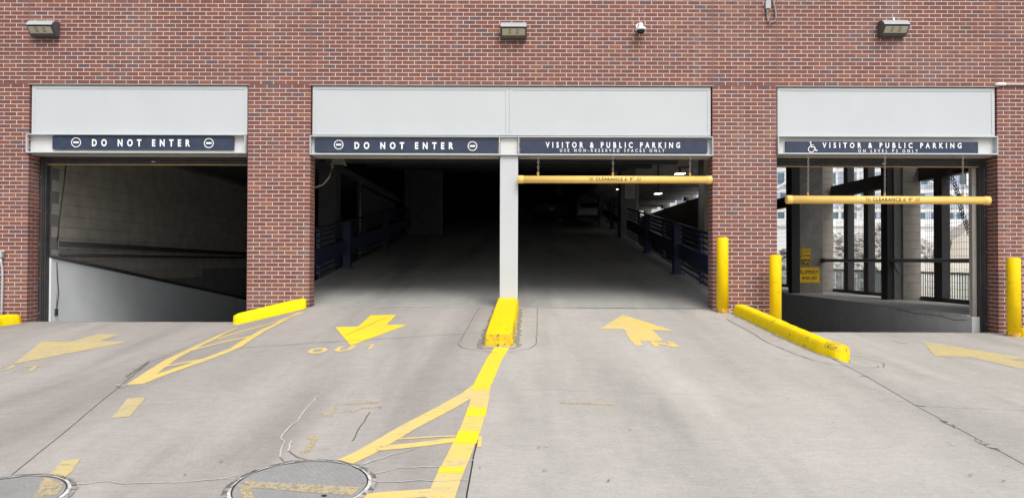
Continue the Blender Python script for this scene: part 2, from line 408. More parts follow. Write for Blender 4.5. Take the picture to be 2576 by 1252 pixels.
# ================================================================== THE SETTING
# ---- street and surrounding ground: one big sheet with the garage left open
def sheet(name, rects, z, m):
    bm = bmesh.new()
    for x0, x1, y0, y1 in rects:
        bm.faces.new([bm.verts.new(c) for c in ((x0,y0,z),(x1,y0,z),(x1,y1,z),(x0,y1,z))])
    return obj(name, bm, m)
struct(sheet('ground', [(-600,600,-600,3.55), (-600,-14,3.55,900), (14,600,3.55,13.0)], -0.06, M['street']))
struct(sheet('construction_ground', [(10.12,600,13.0,900), (-14,10.12,62,900)], 0.12, M['site']), 'pale sunlit ground of the building site beyond the garage')

# ---- driveway slabs between real joints
def fit_long(pts, extra):
    P = sorted([(ghit(*p).y, ghit(*p).x) for p in pts] + extra)
    def f(Y):
        if Y <= P[0][0]:
            (a, xa), (b, xb) = P[0], P[1]
            return xa + (Y - a) * (xb - xa) / (b - a) if Y > a - 4 else xa
        for (a, xa), (b, xb) in zip(P, P[1:]):
            if Y <= b: return lerp(xa, xb, (Y - a) / (b - a))
        return P[-1][1]
    return f
JL = fit_long([(375, 912), (300, 972), (170, 1080), (40, 1185)], [(12.9, -4.3), (10.9, -4.42)])
JC = fit_long([(1247, 890), (1218, 1036), (1201, 1098), (1187, 1167), (1172, 1250)], [(12.9, -0.08), (10.2, -0.17)])
JR = fit_long([(2179, 946), (2306, 1021), (2456, 1102), (2575, 1167)], [(12.9, 3.62), (9.3, 3.80)])
def fit_tr(p, q):
    a, b = ghit(*p), ghit(*q)
    return lambda x: a.y + (x - a.x) * (b.y - a.y) / (b.x - a.x)
T1 = [fit_tr((0, 906), (378, 908)), fit_tr((604, 875), (1166, 840)), fit_tr((1353, 840), (1878, 853)), fit_tr((2199, 895), (2575, 906))]
T2 = [fit_tr((60, 1040), (265, 1025)), fit_tr((803, 996), (1180, 978)), fit_tr((1380, 980), (1878, 996)), fit_tr((2291, 1020), (2575, 1032))]
XL = lambda Y: -14.0
XR = lambda Y: 14.0
longs = [XL, JL, JC, JR, XR]
drive_bm = bmesh.new()
nx, ny = 90, 40
grid = [[drive_bm.verts.new((lerp(-14, 14, i / nx), lerp(3.5, WY + 0.13, j / ny), gz(lerp(-14, 14, i / nx), lerp(3.5, WY + 0.13, j / ny)) - 0.03)) for i in range(nx + 1)] for j in range(ny + 1)]
for j in range(ny):
    for i in range(nx):
        drive_bm.faces.new((grid[j][i], grid[j][i+1], grid[j+1][i+1], grid[j+1][i]))
driveway = struct(obj('driveway', drive_bm, M['joint']), 'sloping concrete driveway fanning out to the garage entrances')
def slab(x0f, x1f, y0f, y1f, m, gap=0.006, gap2=0.003):
    bm = bmesh.new()
    n, m_ = 26, 26
    V = []
    for j in range(m_ + 1):
        row = []
        for i in range(n + 1):
            u, v = i / n, j / m_
            x = lerp(-3, 3, u); Y = 8.0
            for _ in range(12):
                Y = lerp(y0f(x) + gap2, y1f(x) - gap2, v)
                x = lerp(x0f(Y) + gap, x1f(Y) - gap, u)
            jig = 0.004 * noise.noise((x * 5, Y * 5, 3)) if (i in (0, n) or j in (0, m_)) else 0
            row.append(bm.verts.new((x + jig, Y + jig * 0.7, gz(x, Y))))
        V.append(row)
    for j in range(m_):
        for i in range(n):
            bm.faces.new((V[j][i], V[j][i+1], V[j+1][i+1], V[j+1][i])).smooth = True
    edge = [V[0][i] for i in range(n+1)] + [V[j][n] for j in range(1, m_+1)] + [V[m_][i] for i in range(n-1, -1, -1)] + [V[j][0] for j in range(m_-1, 0, -1)]
    low = [bm.verts.new(v.co - Vector((0, 0, 0.035))) for v in edge]
    edge = [bm.verts.new(v.co) for v in edge]
    for k in range(len(edge)):
        k2 = (k + 1) % len(edge)
        bm.faces.new((edge[k2], edge[k], low[k], low[k2]))
    return obj('concrete_slab', bm, m, driveway)
near = lambda x: 3.5
wall_line = lambda x: WY + 0.12
for L in range(4):
    sm = M['slab_dark'] if L < 2 else M['slab']
    g2 = 0.008 if L == 3 else 0.0045
    slab(longs[L], longs[L+1], near, T2[L], sm, gap2=g2)
    slab(longs[L], longs[L+1], T2[L], T1[L], sm, gap2=g2)
    slab(longs[L], longs[L+1], T1[L], wall_line, sm, gap2=g2)

def poly_ground(name, pts, m, lift=0.0032, D=True, parent=None):
    P = [ghit(*p) for p in pts] if D else [Vector(p) for p in pts]
    bm = bmesh.new()
    bm.faces.new([bm.verts.new(p) for p in P])
    bmesh.ops.triangulate(bm, faces=bm.faces[:])
    bmesh.ops.subdivide_edges(bm, edges=bm.edges[:], cuts=5, use_grid_fill=True)
    for v in bm.verts: v.co.z = gz(v.co.x, v.co.y) + lift
    bmesh.ops.recalc_face_normals(bm, faces=bm.faces[:])
    if sum(f.normal.z for f in bm.faces) < 0: bmesh.ops.reverse_faces(bm, faces=bm.faces[:])
    return obj(name, bm, m, parent or driveway)
def strip_ground(name, pts, width, m, lift=0.0032, ragged=0.0, taper=False, parent=None, D=True):
    P = [ghit(*p) for p in pts] if D else [Vector((p[0], p[1], 0)) for p in pts]
    fine = []
    for a, b in zip(P, P[1:]):
        n = max(1, int((b - a).length / 0.06))
        fine += [a.lerp(b, k / n) for k in range(n)]
    fine.append(P[-1])
    bm = bmesh.new(); prev = None
    L = len(fine)
    for i, p in enumerate(fine):
        t = (fine[min(i+1, L-1)] - fine[max(i-1, 0)]); t.z = 0; t.normalize()
        nrm = Vector((-t.y, t.x, 0))
        wd = (width[0] + (width[1] - width[0]) * i / (L - 1)) if isinstance(width, tuple) else width
        if taper: wd *= 0.25 + 0.75 * math.sin(math.pi * min(1, max(0.0, i / (L - 1))))
        if ragged:
            q = p + nrm * ragged * noise.noise((p.x * 7, p.y * 7, 1))
            wd *= 1 + 0.6 * noise.noise((p.x * 11, p.y * 11, 5))
        else: q = p
        a, b = q + nrm * wd / 2, q - nrm * wd / 2
        pr = [bm.verts.new((c.x, c.y, gz(c.x, c.y) + lift)) for c in (a, b)]
        if prev: bm.faces.new((prev[0], prev[1], pr[1], pr[0]))
        prev = pr
    return obj(name, bm, m, parent or driveway)
S = 1.4912
def c1(*P): return [((x / 1.746) / S, (1150 + y / 1.746) / S) for x, y in P]
def c2(*P): return [((900 + x / 1.746) / S, (1150 + y / 1.746) / S) for x, y in P]
def c3(*P): return [((1800 + x / 1.746) / S, (1150 + y / 1.746) / S) for x, y in P]
def c4(*P): return [((2700 + x / 1.7465) / S, (1150 + y / 1.7465) / S) for x, y in P]

# painted marks
o = poly_ground('painted_arrow', c1((90,375),(272,228),(470,229),(640,178),(782,180),(652,224),(835,231),(400,316)), M['old']); o['label'] = 'faded yellow arrow pointing out of the left lane'
o = poly_ground('painted_arrow', c2((857,56),(1022,54),(958,120),(1097,118),(725,255),(624,134),(772,130)), M['new']); o['label'] = 'bright yellow arrow above the word OUT'
o = poly_ground('painted_arrow', c3((935,52),(1273,160),(1128,152),(1205,226),(985,222),(943,148),(788,145)), M['mid']); o['label'] = 'yellow arrow above the word IN pointing into the garage'
o = poly_ground('painted_arrow', c4((1328,228),(2060,345),(1890,345),(2110,385),(2110,412),(1960,405),(1800,368),(1635,330),(1405,322)), M['old']); o['label'] = 'faded yellow arrow of the accessible lane'
poly_ground('painted_dash', c1((835,602),(957,592),(850,720),(728,730)), M['old'])
poly_ground('painted_dash', c1((410,1008),(528,995),(475,1075),(372,1160),(350,1150),(325,1090)), M['old'])
poly_ground('painted_dash', c1((335,1200),(300,1200),(205,1290),(280,1290)), M['old'])
poly_ground('painted_dash', c4((1100,214),(1235,238),(1215,243),(1160,232)), M['ghost'])
def ground_letter(ch, quad, m):
    me = text_mesh(ch, 1.0, 0.0 if ch == 'T' else 0.045)
    xs = [v.co.x for v in me.vertices]; ys = [v.co.y for v in me.vertices]
    ax, bx, ay, by = min(xs), max(xs), min(ys), max(ys)
    q = [ghit(*p) for p in quad]                     # TL TR BR BL
    bm = bmesh.new(); bm.from_mesh(me)
    for v in bm.verts:
        u = (v.co.x - ax) / (bx - ax); t = (v.co.y - ay) / (by - ay)
        p = q[3].lerp(q[2], u).lerp(q[0].lerp(q[1], u), t)
        v.co = Vector((p.x, p.y, gz(p.x, p.y) + 0.0036))
    o = obj('painted_letter', bm, m, driveway); return o
ground_letter('O', c2((470,270),(592,268),(545,306),(428,308)), M['mid'])
ground_letter('U', c2((645,263),(768,253),(712,291),(603,297)), M['mid'])
ground_letter('T', c2((806,249),(946,241),(900,275),(790,282)), M['mid'])
ground_letter('I', c3((990,222),(1047,223),(1068,256),(1012,254)), M['mid'])
ground_letter('N', c3((1108,226),(1262,230),(1300,264),(1138,260)), M['mid'])
ground_letter('U', c1((-10,388),(110,383),(60,415),(-60,420)), M['old'])
ground_letter('T', c1((160,390),(312,386),(270,420),(115,427)), M['old'])
# hatched wedge beside the left kerb
LW = 0.10
strip_ground('painted_line', c1((890,505),(1000,425),(1130,338),(1215,297),(1380,217),(1470,172),(1552,136)), (0.20, 0.07), M['mid'])
strip_ground('painted_line', c1((890,508),(980,472),(1100,428),(1370,335),(1545,268)) + c2((30,228),(150,155),(230,118),(330,68),(400,36)), (0.17, 0.11), M['mid'])
strip_ground('painted_line', c1((1185,305),(1330,265),(1480,228),(1640,195)), 0.115, M['mid'], 0.0040)
strip_ground('painted_line', c1((1090,390),(1200,368),(1400,332)), 0.10, M['mid'], 0.0040)
strip_ground('painted_line', c1((1420,212),(1565,167)) + c2((120,132),(250,96),(340,62)), 0.11, M['mid'], 0.0040)
# centre line and its wedge
strip_ground('painted_line', c2((1715,268),(1665,345),(1620,440),(1590,505)), 0.185, M['new'])
strip_ground('painted_line', c2((1590,505),(1500,575),(1330,670),(1100,790),(940,885),(800,965),(690,1015)), (0.17, 0.15), M['mid'], 0.0040)
strip_ground('painted_line', c2((1588,520),(1560,650),(1510,800),(1430,980),(1360,1130),(1310,1262)), (0.17, 0.185), M['mid'], 0.0048)
for a, b in (((1596,488),(1572,548)), ((1555,660),(1540,720)), ((1500,815),(1475,895)), ((1390,1050),(1375,1090))):
    strip_ground('painted_touch_up', c2(a, b), 0.178, M['new'], 0.0056)
strip_ground('painted_line', c2((890,930),(1150,905),(1440,868),(1570,855)), 0.105, M['mid'], 0.0040)
strip_ground('painted_line', c2((1040,866),(1300,850),(1450,846)), 0.03, M['mid'], 0.0040)
strip_ground('painted_line', c2((1575,850),(1565,920)), 0.03, M['mid'], 0.0040)
strip_ground('painted_line', c2((740,1258),(950,1238),(1280,1215)), 0.13, M['mid'], 0.0040)
# locator marks
for P in (((540,690),(575,722),(600,718),(630,640),(870,628)), ((825,618),(900,626),(850,640)), ((660,690),(720,680),(740,695),(790,662),(860,660),(945,645))):
    strip_ground('utility_mark', c2(*P), 0.028, M['ghost'], ragged=0.01)
strip_ground('utility_mark', c2((440,862),(498,848),(440,950)), 0.045, M['ghost'], ragged=0.01)
strip_ground('utility_mark', c2((395,958),(440,945)), 0.045, M['ghost'], ragged=0.01)
strip_ground('utility_mark', c3((520,628),(880,640)), 0.045, M['ghost'], ragged=0.02)
# sealed and open cracks
for P, wd in ((c2((515,585),(450,650),(385,735),(325,790),(285,830),(270,860),(290,885),(285,920),(255,985)), 0.016),
              (c2((333,880),(322,945)), 0.016), (c2((810,1035),(870,1010),(985,968),(1080,955),(1145,932)), 0.013), (c2((800,1035),(895,993)), 0.010),
              (c2((870,1095),(1050,1055),(1190,1052),(1340,1040),(1480,1020),(1530,1005)), 0.012), (c2((865,1150),(1170,1140),(1490,1142)), 0.011),
              (c1((370,1165),(700,1150),(960,1155),(1200,1150),(1400,1135),(1570,1108)), 0.011), (c1((1440,1130),(1580,1135)), 0.008)):
    o = strip_ground('sealed_crack', P, wd * 0.85, M['sealer'], 0.0064, ragged=0.035)
for P, wd in ((c2((255,985),(285,1010),(295,1022)), 0.010), (c2((322,945),(370,985),(430,1003)), 0.010),
              (c2((1570,0),(1540,50),(1470,175),(1425,245),(1455,270),(1560,288),(1690,303)), 0.008), (c2((850,690),(780,800),(735,880)), 0.006),
              (c3((375,0),(375,175),(368,200),(372,240),(330,275),(190,298)), 0.008), (c4((40,80),(210,170),(300,230),(480,305),(620,355),(740,380),(900,398),(1030,400),(1075,390),(1070,372),(880,322)), 0.009),
              (c1((980,352),(940,385),(880,425),(825,460)), 0.03), (c2((690,190),(960,70)), 0.006), (c2((0,270),(700,225),(1465,178)), 0.006)):
    strip_ground('open_crack', P, wd, M['crackdark'] if wd > 0.006 else M['joint'], 0.0060, ragged=0.012)
for P, wd in ((c1((975,350),(880,412),(820,468)), 0.07), (c1((760,505),(800,525),(780,535)), 0.09), (c4((1455,735),(1560,795)), 0.05), (c4((1675,865),(1825,942)), 0.06), (c4((1265,640),(1330,655)), 0.07), (c4((915,456),(970,458)), 0.05)):
    strip_ground('spalled_joint', P, wd, M['spall'], 0.0044, ragged=0.05, taper=True)
strip_ground('threshold_joint', [(x, 12.915, 0) for x in (-3.36, -1.5, 0, 1.5, 3.34)], 0.035, M['chalk'], 0.009, ragged=0.02, D=False)
M['edge_dark'] = paintmat('dark_edge_strip', (0.20, 0.18, 0.16), 0.22)  # dark ragged strips where kerbs, walls and thresholds meet the paving
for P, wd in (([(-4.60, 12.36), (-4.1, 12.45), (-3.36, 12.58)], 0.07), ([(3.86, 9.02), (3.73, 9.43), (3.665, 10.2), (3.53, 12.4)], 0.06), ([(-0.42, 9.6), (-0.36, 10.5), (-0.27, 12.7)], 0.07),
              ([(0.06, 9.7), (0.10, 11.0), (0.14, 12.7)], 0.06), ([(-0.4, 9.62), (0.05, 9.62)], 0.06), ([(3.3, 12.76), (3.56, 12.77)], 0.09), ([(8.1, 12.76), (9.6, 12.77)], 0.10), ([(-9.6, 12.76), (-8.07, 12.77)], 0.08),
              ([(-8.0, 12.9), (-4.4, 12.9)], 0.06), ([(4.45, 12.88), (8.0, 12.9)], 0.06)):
    strip_ground('dark_edge_line', P, wd, M['edge_dark'], 0.0024, ragged=0.05, D=False)
# loose bits: leaf scraps and grit
fl = bmesh.new()
rnd = random.Random(3)
for k in range(150):
    if k < 60: p = ghit(rnd.uniform(1830, 2330), rnd.uniform(800, 960))
    else: p = ghit(rnd.uniform(0, 2575), rnd.uniform(800, 1240))
    s = rnd.uniform(0.004, 0.014)
    a = rnd.uniform(0, 6.28)
    zz = gz(p.x, p.y) + 0.011
    vs = [fl.verts.new((p.x + s * math.cos(a + t) * q, p.y + s * math.sin(a + t) * q, zz + rnd.uniform(0, 0.004))) for t, q in ((0, 1.6), (1.8, 0.6), (3.14, 1.5), (4.6, 0.7))]
    f = fl.faces.new(vs); f.material_index = 1 if k < 55 or k % 3 == 0 else 0
o = obj('pavement_grit', fl, [M['crackdark'], M['sealer']]); o['kind'] = 'stuff'; o['label'] = 'grit and leaf scraps scattered over the driveway'

# ---- ramps inside
def ramp_mesh(x0, x1, prof, m, name, label):
    bm = bmesh.new(); prev = None
    for Y, z in prof:
        r = [bm.verts.new((lerp(x0, x1, i / 8), Y, z + (0 if callable(z) else 0))) for i in range(9)]
        if prev:
            for i in range(8): bm.faces.new((prev[i], prev[i+1], r[i+1], r[i]))
        prev = r
    return struct(obj(name, bm, m), label)
Zm = H - 0.787
def rz_mid(Y): return Zm + 0.1 * (min(Y, 43.0) - 12.95) - 0.002
ramp_mesh(-4.2, 4.35, [(12.95, gz(0, WY) - 0.004)] + [(Y, rz_mid(Y)) for Y in (13.2, 16, 20, 26, 32, 38, 43, 60)], M['asphalt'], 'ramp', 'rough grey ramp climbing into the garage')
def rz_left(Y): return H - 1.05 - 0.126 * (Y - 12.95)
ramp_mesh(-8.6, -4.2, [(12.95, H - 1.05)] + [(Y, rz_left(Y) - (0.0)) for Y in (14, 18, 24, 32, 45)], M['asphalt'], 'ramp', 'shadowed ramp falling away behind the left entrance')
def rz_right(Y): return H - 1.19 - 0.115 * (Y - 12.95)
ramp_mesh(3.6, 7.9, [(12.95, H - 1.19)] + [(Y, rz_right(Y)) for Y in (14, 18, 24, 32, 45)], M['asphalt'], 'ramp', 'ramp falling away behind the accessible entrance')

# ================================================================== GARAGE
G = thing('parking_garage', 'red brick parking garage with three wide entrances', 'building', (0, WY, 0))
def gp(name, bm, m, parent=None, label=None):
    """a part of the garage given in world coordinates"""
    p = parent or G
    o = obj(name, bm, m)
    o.parent = p
    o.matrix_parent_inverse = Matrix.Translation((0, -WY, 0))
    if label: o['label'] = label
    return o
def gsub(name, bm, m, parent):
    o = obj(name, bm, m, parent); return o

# ---- brickwork
PIT = 0.0677; JT = 0.0116
TOPZ = HEAD + 41 * PIT
bed = bmesh.new()
y0 = WY + 0.0022
def bedbox(x0, x1, z0, z1): box(bed, x0, x1, y0, WY + 0.30, z0, z1)
bedbox(-11, 11, HEAD + 0.002, TOPZ)
for a, b in ((-11, XA0), (XA1, XB0), (XB1, XC0), (XC1, 11)):
    bedbox(a + 0.004, b - 0.004, -0.6, HEAD)
wall = gp('brick_wall', bed, M['mortar'])
bricks = []      # (x0,x1,y0,y1,z0,z1)
def course(xa, xb, z, odd, n, ret=False):
    p = (xb - xa) / n
    xs = [xa + p * (k + (0.5 if odd else 0)) for k in range(n + 1)]
    xs = ([xa] if odd else []) + [x for x in xs if xa - 1e-6 < x < xb + 1e-6]
    if odd: xs = xs + [xb] if abs(xs[-1] - xb) > 1e-4 else xs
    for a, b in zip(xs, xs[1:]):
        j = random.uniform(-0.002, 0.002)
        ea, eb = abs(a - xa) < 1e-5, abs(b - xb) < 1e-5
        e0 = 0.0 if ret else JT * 0.3
        bricks.append((a + (e0 if ea else JT/2 + j), b - (e0 if eb else JT/2 - j * 0.5), WY + random.uniform(-0.0012, 0.0012), WY + (0.195 if ret and odd and (ea or eb) else 0.09), z + JT/2, z + PIT - JT/2))
segs = [(-11 - 0.02, XA0 - 0.02), (XA0 - 0.02, XA1), (XA1, XB0), (XB0, XB1), (XB1, XC0), (XC0, XC1), (XC1, 11.02)]
for k in range(41):
    for a, b in segs:
        course(a + 0.003, b - 0.003, HEAD + k * PIT, k % 2, max(1, round((b - a) / 0.2032)))
for k in range(1, 66):
    z = HEAD - k * PIT
    for i, (a, b) in enumerate(((-11.02, XA0), (XA1, XB0), (XB1, XC0), (XC1, 11.02))):
        gl = gz(min(max((a + b) / 2, -9), 9), WY)
        if z < gl - 0.65: continue
        course(a, b, z, k % 2, round((b - a) / 0.2032), True)
rev = []
for k in range(1, 66):
    z = HEAD - k * PIT
    for xe, sgn in ((XA0, 1), (XA1, -1), (XB0, 1), (XB1, -1), (XC0, 1), (XC1, -1)):
        cuts = (0.195 + JT/2, 0.30) if k % 2 else (0.09 + JT/2, 0.30)
        for a, b in zip(cuts, cuts[1:]):
            x0, x1 = (xe - 0.09, xe) if sgn > 0 else (xe, xe + 0.09)
            rev.append((x0, x1, WY + a + JT/2, WY + b - JT/2 * (b < 0.29), z + JT/2, z + PIT - JT/2))
def score(b):
    p = Vector(((b[0] + b[1]) / 2, WY, (b[4] + b[5]) / 2)); d = p - Vector((0, 0, H))
    inframe = abs(d.x / d.y) < 0.655 and -0.34 < d.z / d.y < 0.33 and p.z > gz(p.x, WY)
    return ((b[1] - b[0]) > 0.18 and inframe, -d.length)
bricks.sort(key=score, reverse=True)
shared = {}
for b in bricks[:295]:
    mi = random.choices(range(6), BRW)[0]
    ln = round(b[1] - b[0], 3)
    if (mi, ln) not in shared:
        bm = bmesh.new(); box(bm, -ln/2, ln/2, 0, 0.09, 0, PIT - JT)
        me = bpy.data.meshes.new('brick'); bm.to_mesh(me); bm.free(); me.materials.append(BRM[mi]); shared[(mi, ln)] = me
    o = bpy.data.objects.new('brick', shared[(mi, ln)]); COL.objects.link(o); o.parent = wall
    o.matrix_parent_inverse = Matrix.Identity(4)
    o.location = ((b[0] + b[1]) / 2, b[2], b[4])
bm = bmesh.new()
for b in bricks[295:] + rev:
    box(bm, *b, mi=random.choices(range(6), BRW)[0])
o = gsub('brickwork', bm, BRM, wall); o['kind'] = 'stuff'
# control joints
for x in (XA1, XB0, XB1, XC0, XC1, XA0 - 0.02):
    bm = bmesh.new(); box(bm, x - 0.006, x + 0.006, WY + 0.0008, WY + 0.02, HEAD + 0.001, TOPZ - 0.01)
    gsub('control_joint', bm, M['caulk'], wall)
for a, b in ((-11, XA0), (XA1, XB0), (XB1, XC0), (XC1, 11)):
    bm = bmesh.new(); box(bm, a, b, WY - 0.0015, WY + 0.02, HEAD - 0.006, HEAD + 0.006)
    gsub('control_joint', bm, M['caulk'], wall)
for a, b in ((XA0, XA1), (XB0, XB1), (XC0, XC1)):                      # lintel angle under the brick
    bm = bmesh.new(); box(bm, a - 0.03, b + 0.03, WY - 0.006, WY + 0.11, HEAD - 0.012, HEAD - 0.002)
    gp('lintel_angle', bm, M['soffit'])
gp('coping', boxm(-11.1, 11.1, WY - 0.04, WY + 0.4, TOPZ, TOPZ + 0.09, 0.01), M['colconc'])

# ---- white header panels and sign channels
def zat(dy, Y=WY): return atY(CX, dy, Y).z
def xat(dx, Y=WY): return atY(dx, 400, Y).x
def header(x0, x1, splits):
    zt, zb = HEAD - 0.025, atY(CX, 340.5, WY).z
    yp = WY + 0.035
    p = gp('header_panel', boxm(x0 + 0.02, x1 - 0.02, yp, yp + 0.05, zb, zt, 0.002), M['white'])
    edges = [x0 + 0.02] + splits + [x1 - 0.02]
    for a, b in zip(edges, edges[1:]):
        for k in range(7):
            for z in (zt - 0.03, zb + 0.024):
                x = lerp(a + 0.04, b - 0.04, k / 6)
                bm = bmesh.new(); tube(bm, [(x, yp - 0.0125, z), (x, yp - 0.007, z)], 0.007, 8); gsub('rivet', bm, M['channel'], p)
    for a, b in zip(edges, edges[1:]):
        a_, b_ = a + 0.003, b - 0.003
        e = 0.085 if False else 0.06
        for r in ((a_, b_, zt - 0.055, zt), (a_, b_, zb, zb + 0.045), (a_, a_ + 0.055, zb + 0.046, zt - 0.056), (b_ - 0.055, b_, zb + 0.046, zt - 0.056)):
            gsub('panel_trim', boxm(r[0], r[1], yp - 0.008, yp - 0.0005, r[2], r[3], 0.003, 1), M['white'], p)
def channel(x0, x1, zb, zt, ends=(True, True)):
    yf, yw = WY - 0.055, WY + 0.045
    bm = boxm(x0, x1, yw, yw + 0.02, zb, zt)
    p = gp('sign_channel', bm, M['channel'])
    gsub('flange', boxm(x0, x1, yf, yw - 0.001, zt - 0.018, zt, 0.004, 1), M['white'], p)
    gsub('flange', boxm(x0, x1, yf, WY + 0.26, zb, zb + 0.022, 0.004, 1), M['white'], p)
    if ends[0]: gsub('end_plate', boxm(x0, x0 + 0.014, yf + 0.001, yw - 0.001, zb + 0.0225, zt - 0.0185), M['white'], p)
    if ends[1]: gsub('end_plate', boxm(x1 - 0.014, x1, yf + 0.001, yw - 0.001, zb + 0.0225, zt - 0.0185), M['white'], p)
    for e, ok, s in ((x0, ends[0], 1), (x1, ends[1], -1)):
        if not ok: continue
        for q in (0.3, 0.72):
            z = lerp(zb, zt, q)
            bm = bmesh.new(); tube(bm, [(e + s * 0.014, WY - 0.005, z), (e + s * 0.034, WY - 0.005, z)], 0.012, 6)
            gsub('bolt', bm, M['galv'], p)
    gsub('soffit', boxm(x0 + 0.02, x1 - 0.02, WY + 0.07, WY + 0.30, zb - 0.02, zb - 0.002), M['soffit'], p)
    return p
header(XA0, XA1, [])
header(XB0, XB1, [xat(1280)])
header(XC0, XC1, [])
CZB = 3.345
colx0, colx1 = -0.203, 0.098
def cz(dx, dy): return atY(dx, dy, WY - 0.055).z
CZT = cz(1280, 342.5); CZB = cz(1280, 390.5)
channel(XA0 - 0.02, XA1 - 0.025, cz(340, 385), cz(340, 337))
channel(XB0 - 0.0, colx0 - 0.002, CZB, CZT, (True, True))
channel(colx1 + 0.002, XB1, CZB, CZT, (True, True))
channel(XC0 + 0.005, XC1 - 0.02, cz(2230, 388.5), cz(2230, 342))
c = gp('steel_column', boxm(colx0, colx1, WY + 0.0, WY + 0.26, gz(-0.05, WY) + 0.02, CZB - 0.004, 0.006, 2), M['white'])
gsub('column_head', boxm(colx0 + 0.003, colx1 - 0.003, WY + 0.012, WY + 0.03, CZB - 0.0, CZT - 0.02, 0.002), M['channel'], c)
gsub('flange', boxm(colx0 - 0.0, colx1 + 0.0, WY - 0.055, WY + 0.0, CZB, CZB + 0.018, 0.004, 1), M['white'], c)
gsub('flange', boxm(colx0, colx1, WY - 0.055, WY + 0.01, CZT - 0.018, CZT, 0.004, 1), M['white'], c)

# ---- roll-up door frames in the outer entrances
for x0, s, xe in ((XA0, 1, XA1), (XC1, -1, XC0)):
    g = gl = gz(x0, WY) - 0.02
    p = gp('door_track', boxm(x0 + s * 0.004, x0 + s * 0.115, WY + 0.302, WY + 0.42, g, 3.36, 0.004), M['doortrack'])
    gsub('track_lip', boxm(x0 + s * 0.035, x0 + s * 0.06, WY + 0.285, WY + 0.30, g, 3.36, 0.002), M['doortrack'], p)
    gsub('track_lip', boxm(x0 + s * 0.085, x0 + s * 0.098, WY + 0.27, WY + 0.30, g, 3.36, 0.002), M['steel'], p)
    for k in range(14):
        bm = bmesh.new(); z = lerp(g + 0.15, 3.2, k / 13)
        tube(bm, [(x0 + s * 0.018, WY + 0.29, z), (x0 + s * 0.018, WY + 0.302, z)], 0.008, 6)
        gsub('bolt', bm, M['galv'] if k % 3 == 0 else M['doortrack'], p)
    a, b = min(x0, xe) + 0.01, max(x0, xe) - 0.01
    h = gp('door_hood', boxm(a, b, WY + 0.31, WY + 0.7, 3.30, 3.60, 0.01), M['doortrack'])
    for z in (3.235, 3.265): gsub('door_slat', boxm(a + 0.1, b - 0.02, WY + 0.33, WY + 0.37, z, z + 0.026, 0.004, 1), M['doortrack'], h)
    gsub('door_edge', boxm(a + 0.1, b - 0.03, WY + 0.325, WY + 0.375, 3.212, 3.23, 0.003, 1), M['brass'], h)
    gsub('lock_plate', boxm(lerp(a, b, 0.52), lerp(a, b, 0.52) + 0.06, WY + 0.32, WY + 0.329, 3.262, 3.278), M['galv'], h)
gp('door_jamb', boxm(XC1 - 0.19, XC1 - 0.118, WY + 0.40, WY + 0.50, H - 1.3, 3.3), M['colconc'])

# ---- interior shell
RZ = TOPZ - 0.15
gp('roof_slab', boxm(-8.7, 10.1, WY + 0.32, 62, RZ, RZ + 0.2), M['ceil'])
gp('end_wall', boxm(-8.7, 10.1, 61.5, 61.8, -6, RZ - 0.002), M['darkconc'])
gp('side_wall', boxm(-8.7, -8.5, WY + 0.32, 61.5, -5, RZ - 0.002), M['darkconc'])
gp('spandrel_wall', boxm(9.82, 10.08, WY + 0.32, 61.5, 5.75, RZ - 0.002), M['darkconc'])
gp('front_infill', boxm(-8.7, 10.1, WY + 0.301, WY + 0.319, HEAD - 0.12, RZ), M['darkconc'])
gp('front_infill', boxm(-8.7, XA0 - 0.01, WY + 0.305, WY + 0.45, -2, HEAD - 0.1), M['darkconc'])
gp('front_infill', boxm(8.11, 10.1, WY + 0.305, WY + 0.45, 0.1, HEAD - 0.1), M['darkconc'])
gp('side_wall', boxm(9.80, 10.08, WY + 0.46, 14.9, 0.1, 5.74), M['cmu_pale'])
gp('parapet_wall', boxm(9.80, 10.08, 30.5, 61.4, -5, 4.95), M['cmu_pale'])
for Y in (36, 42.5, 49, 55.5): gp('garage_column', boxm(9.60, 10.06, Y, Y + 0.6, 4.955, 5.745, 0.02), M['darkconc'])
def slab_sloped(name, x0, x1, f, y_pts, th, m, label=None):
    bm = bmesh.new(); prev = None
    for Y in y_pts:
        r = [bm.verts.new(c) for c in ((x0, Y, f(Y)), (x1, Y, f(Y)), (x1, Y, f(Y) + th), (x0, Y, f(Y) + th))]
        if prev:
            for i in range(4): bm.faces.new((prev[i], prev[(i+1) % 4], r[(i+1) % 4], r[i]))
        else: bm.faces.new(r[::-1])
        prev = r
    bm.faces.new(prev)
    bmesh.ops.recalc_face_normals(bm, faces=bm.faces[:])
    return gp(name, bm, m, label=label)
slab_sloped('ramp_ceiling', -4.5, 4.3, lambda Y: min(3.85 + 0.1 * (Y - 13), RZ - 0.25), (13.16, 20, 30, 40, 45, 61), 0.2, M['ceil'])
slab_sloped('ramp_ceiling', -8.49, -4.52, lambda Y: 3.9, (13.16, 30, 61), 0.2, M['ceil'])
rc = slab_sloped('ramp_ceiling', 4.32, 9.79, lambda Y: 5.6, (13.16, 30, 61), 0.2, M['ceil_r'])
for k in range(16):                                     # tee stems under the right-hand ceiling
    Y = 25.2 + k * 1.9
    gsub('ceiling_beam', boxm(4.34, 9.78, Y, Y + 0.18, 5.1, 5.598), M['ceil_r'], rc)
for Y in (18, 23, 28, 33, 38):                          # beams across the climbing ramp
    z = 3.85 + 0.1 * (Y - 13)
    gp('ceiling_beam', boxm(-4.4, 4.2, Y, Y + 0.35, z - 0.45, z + 0.03), M['ceil'])
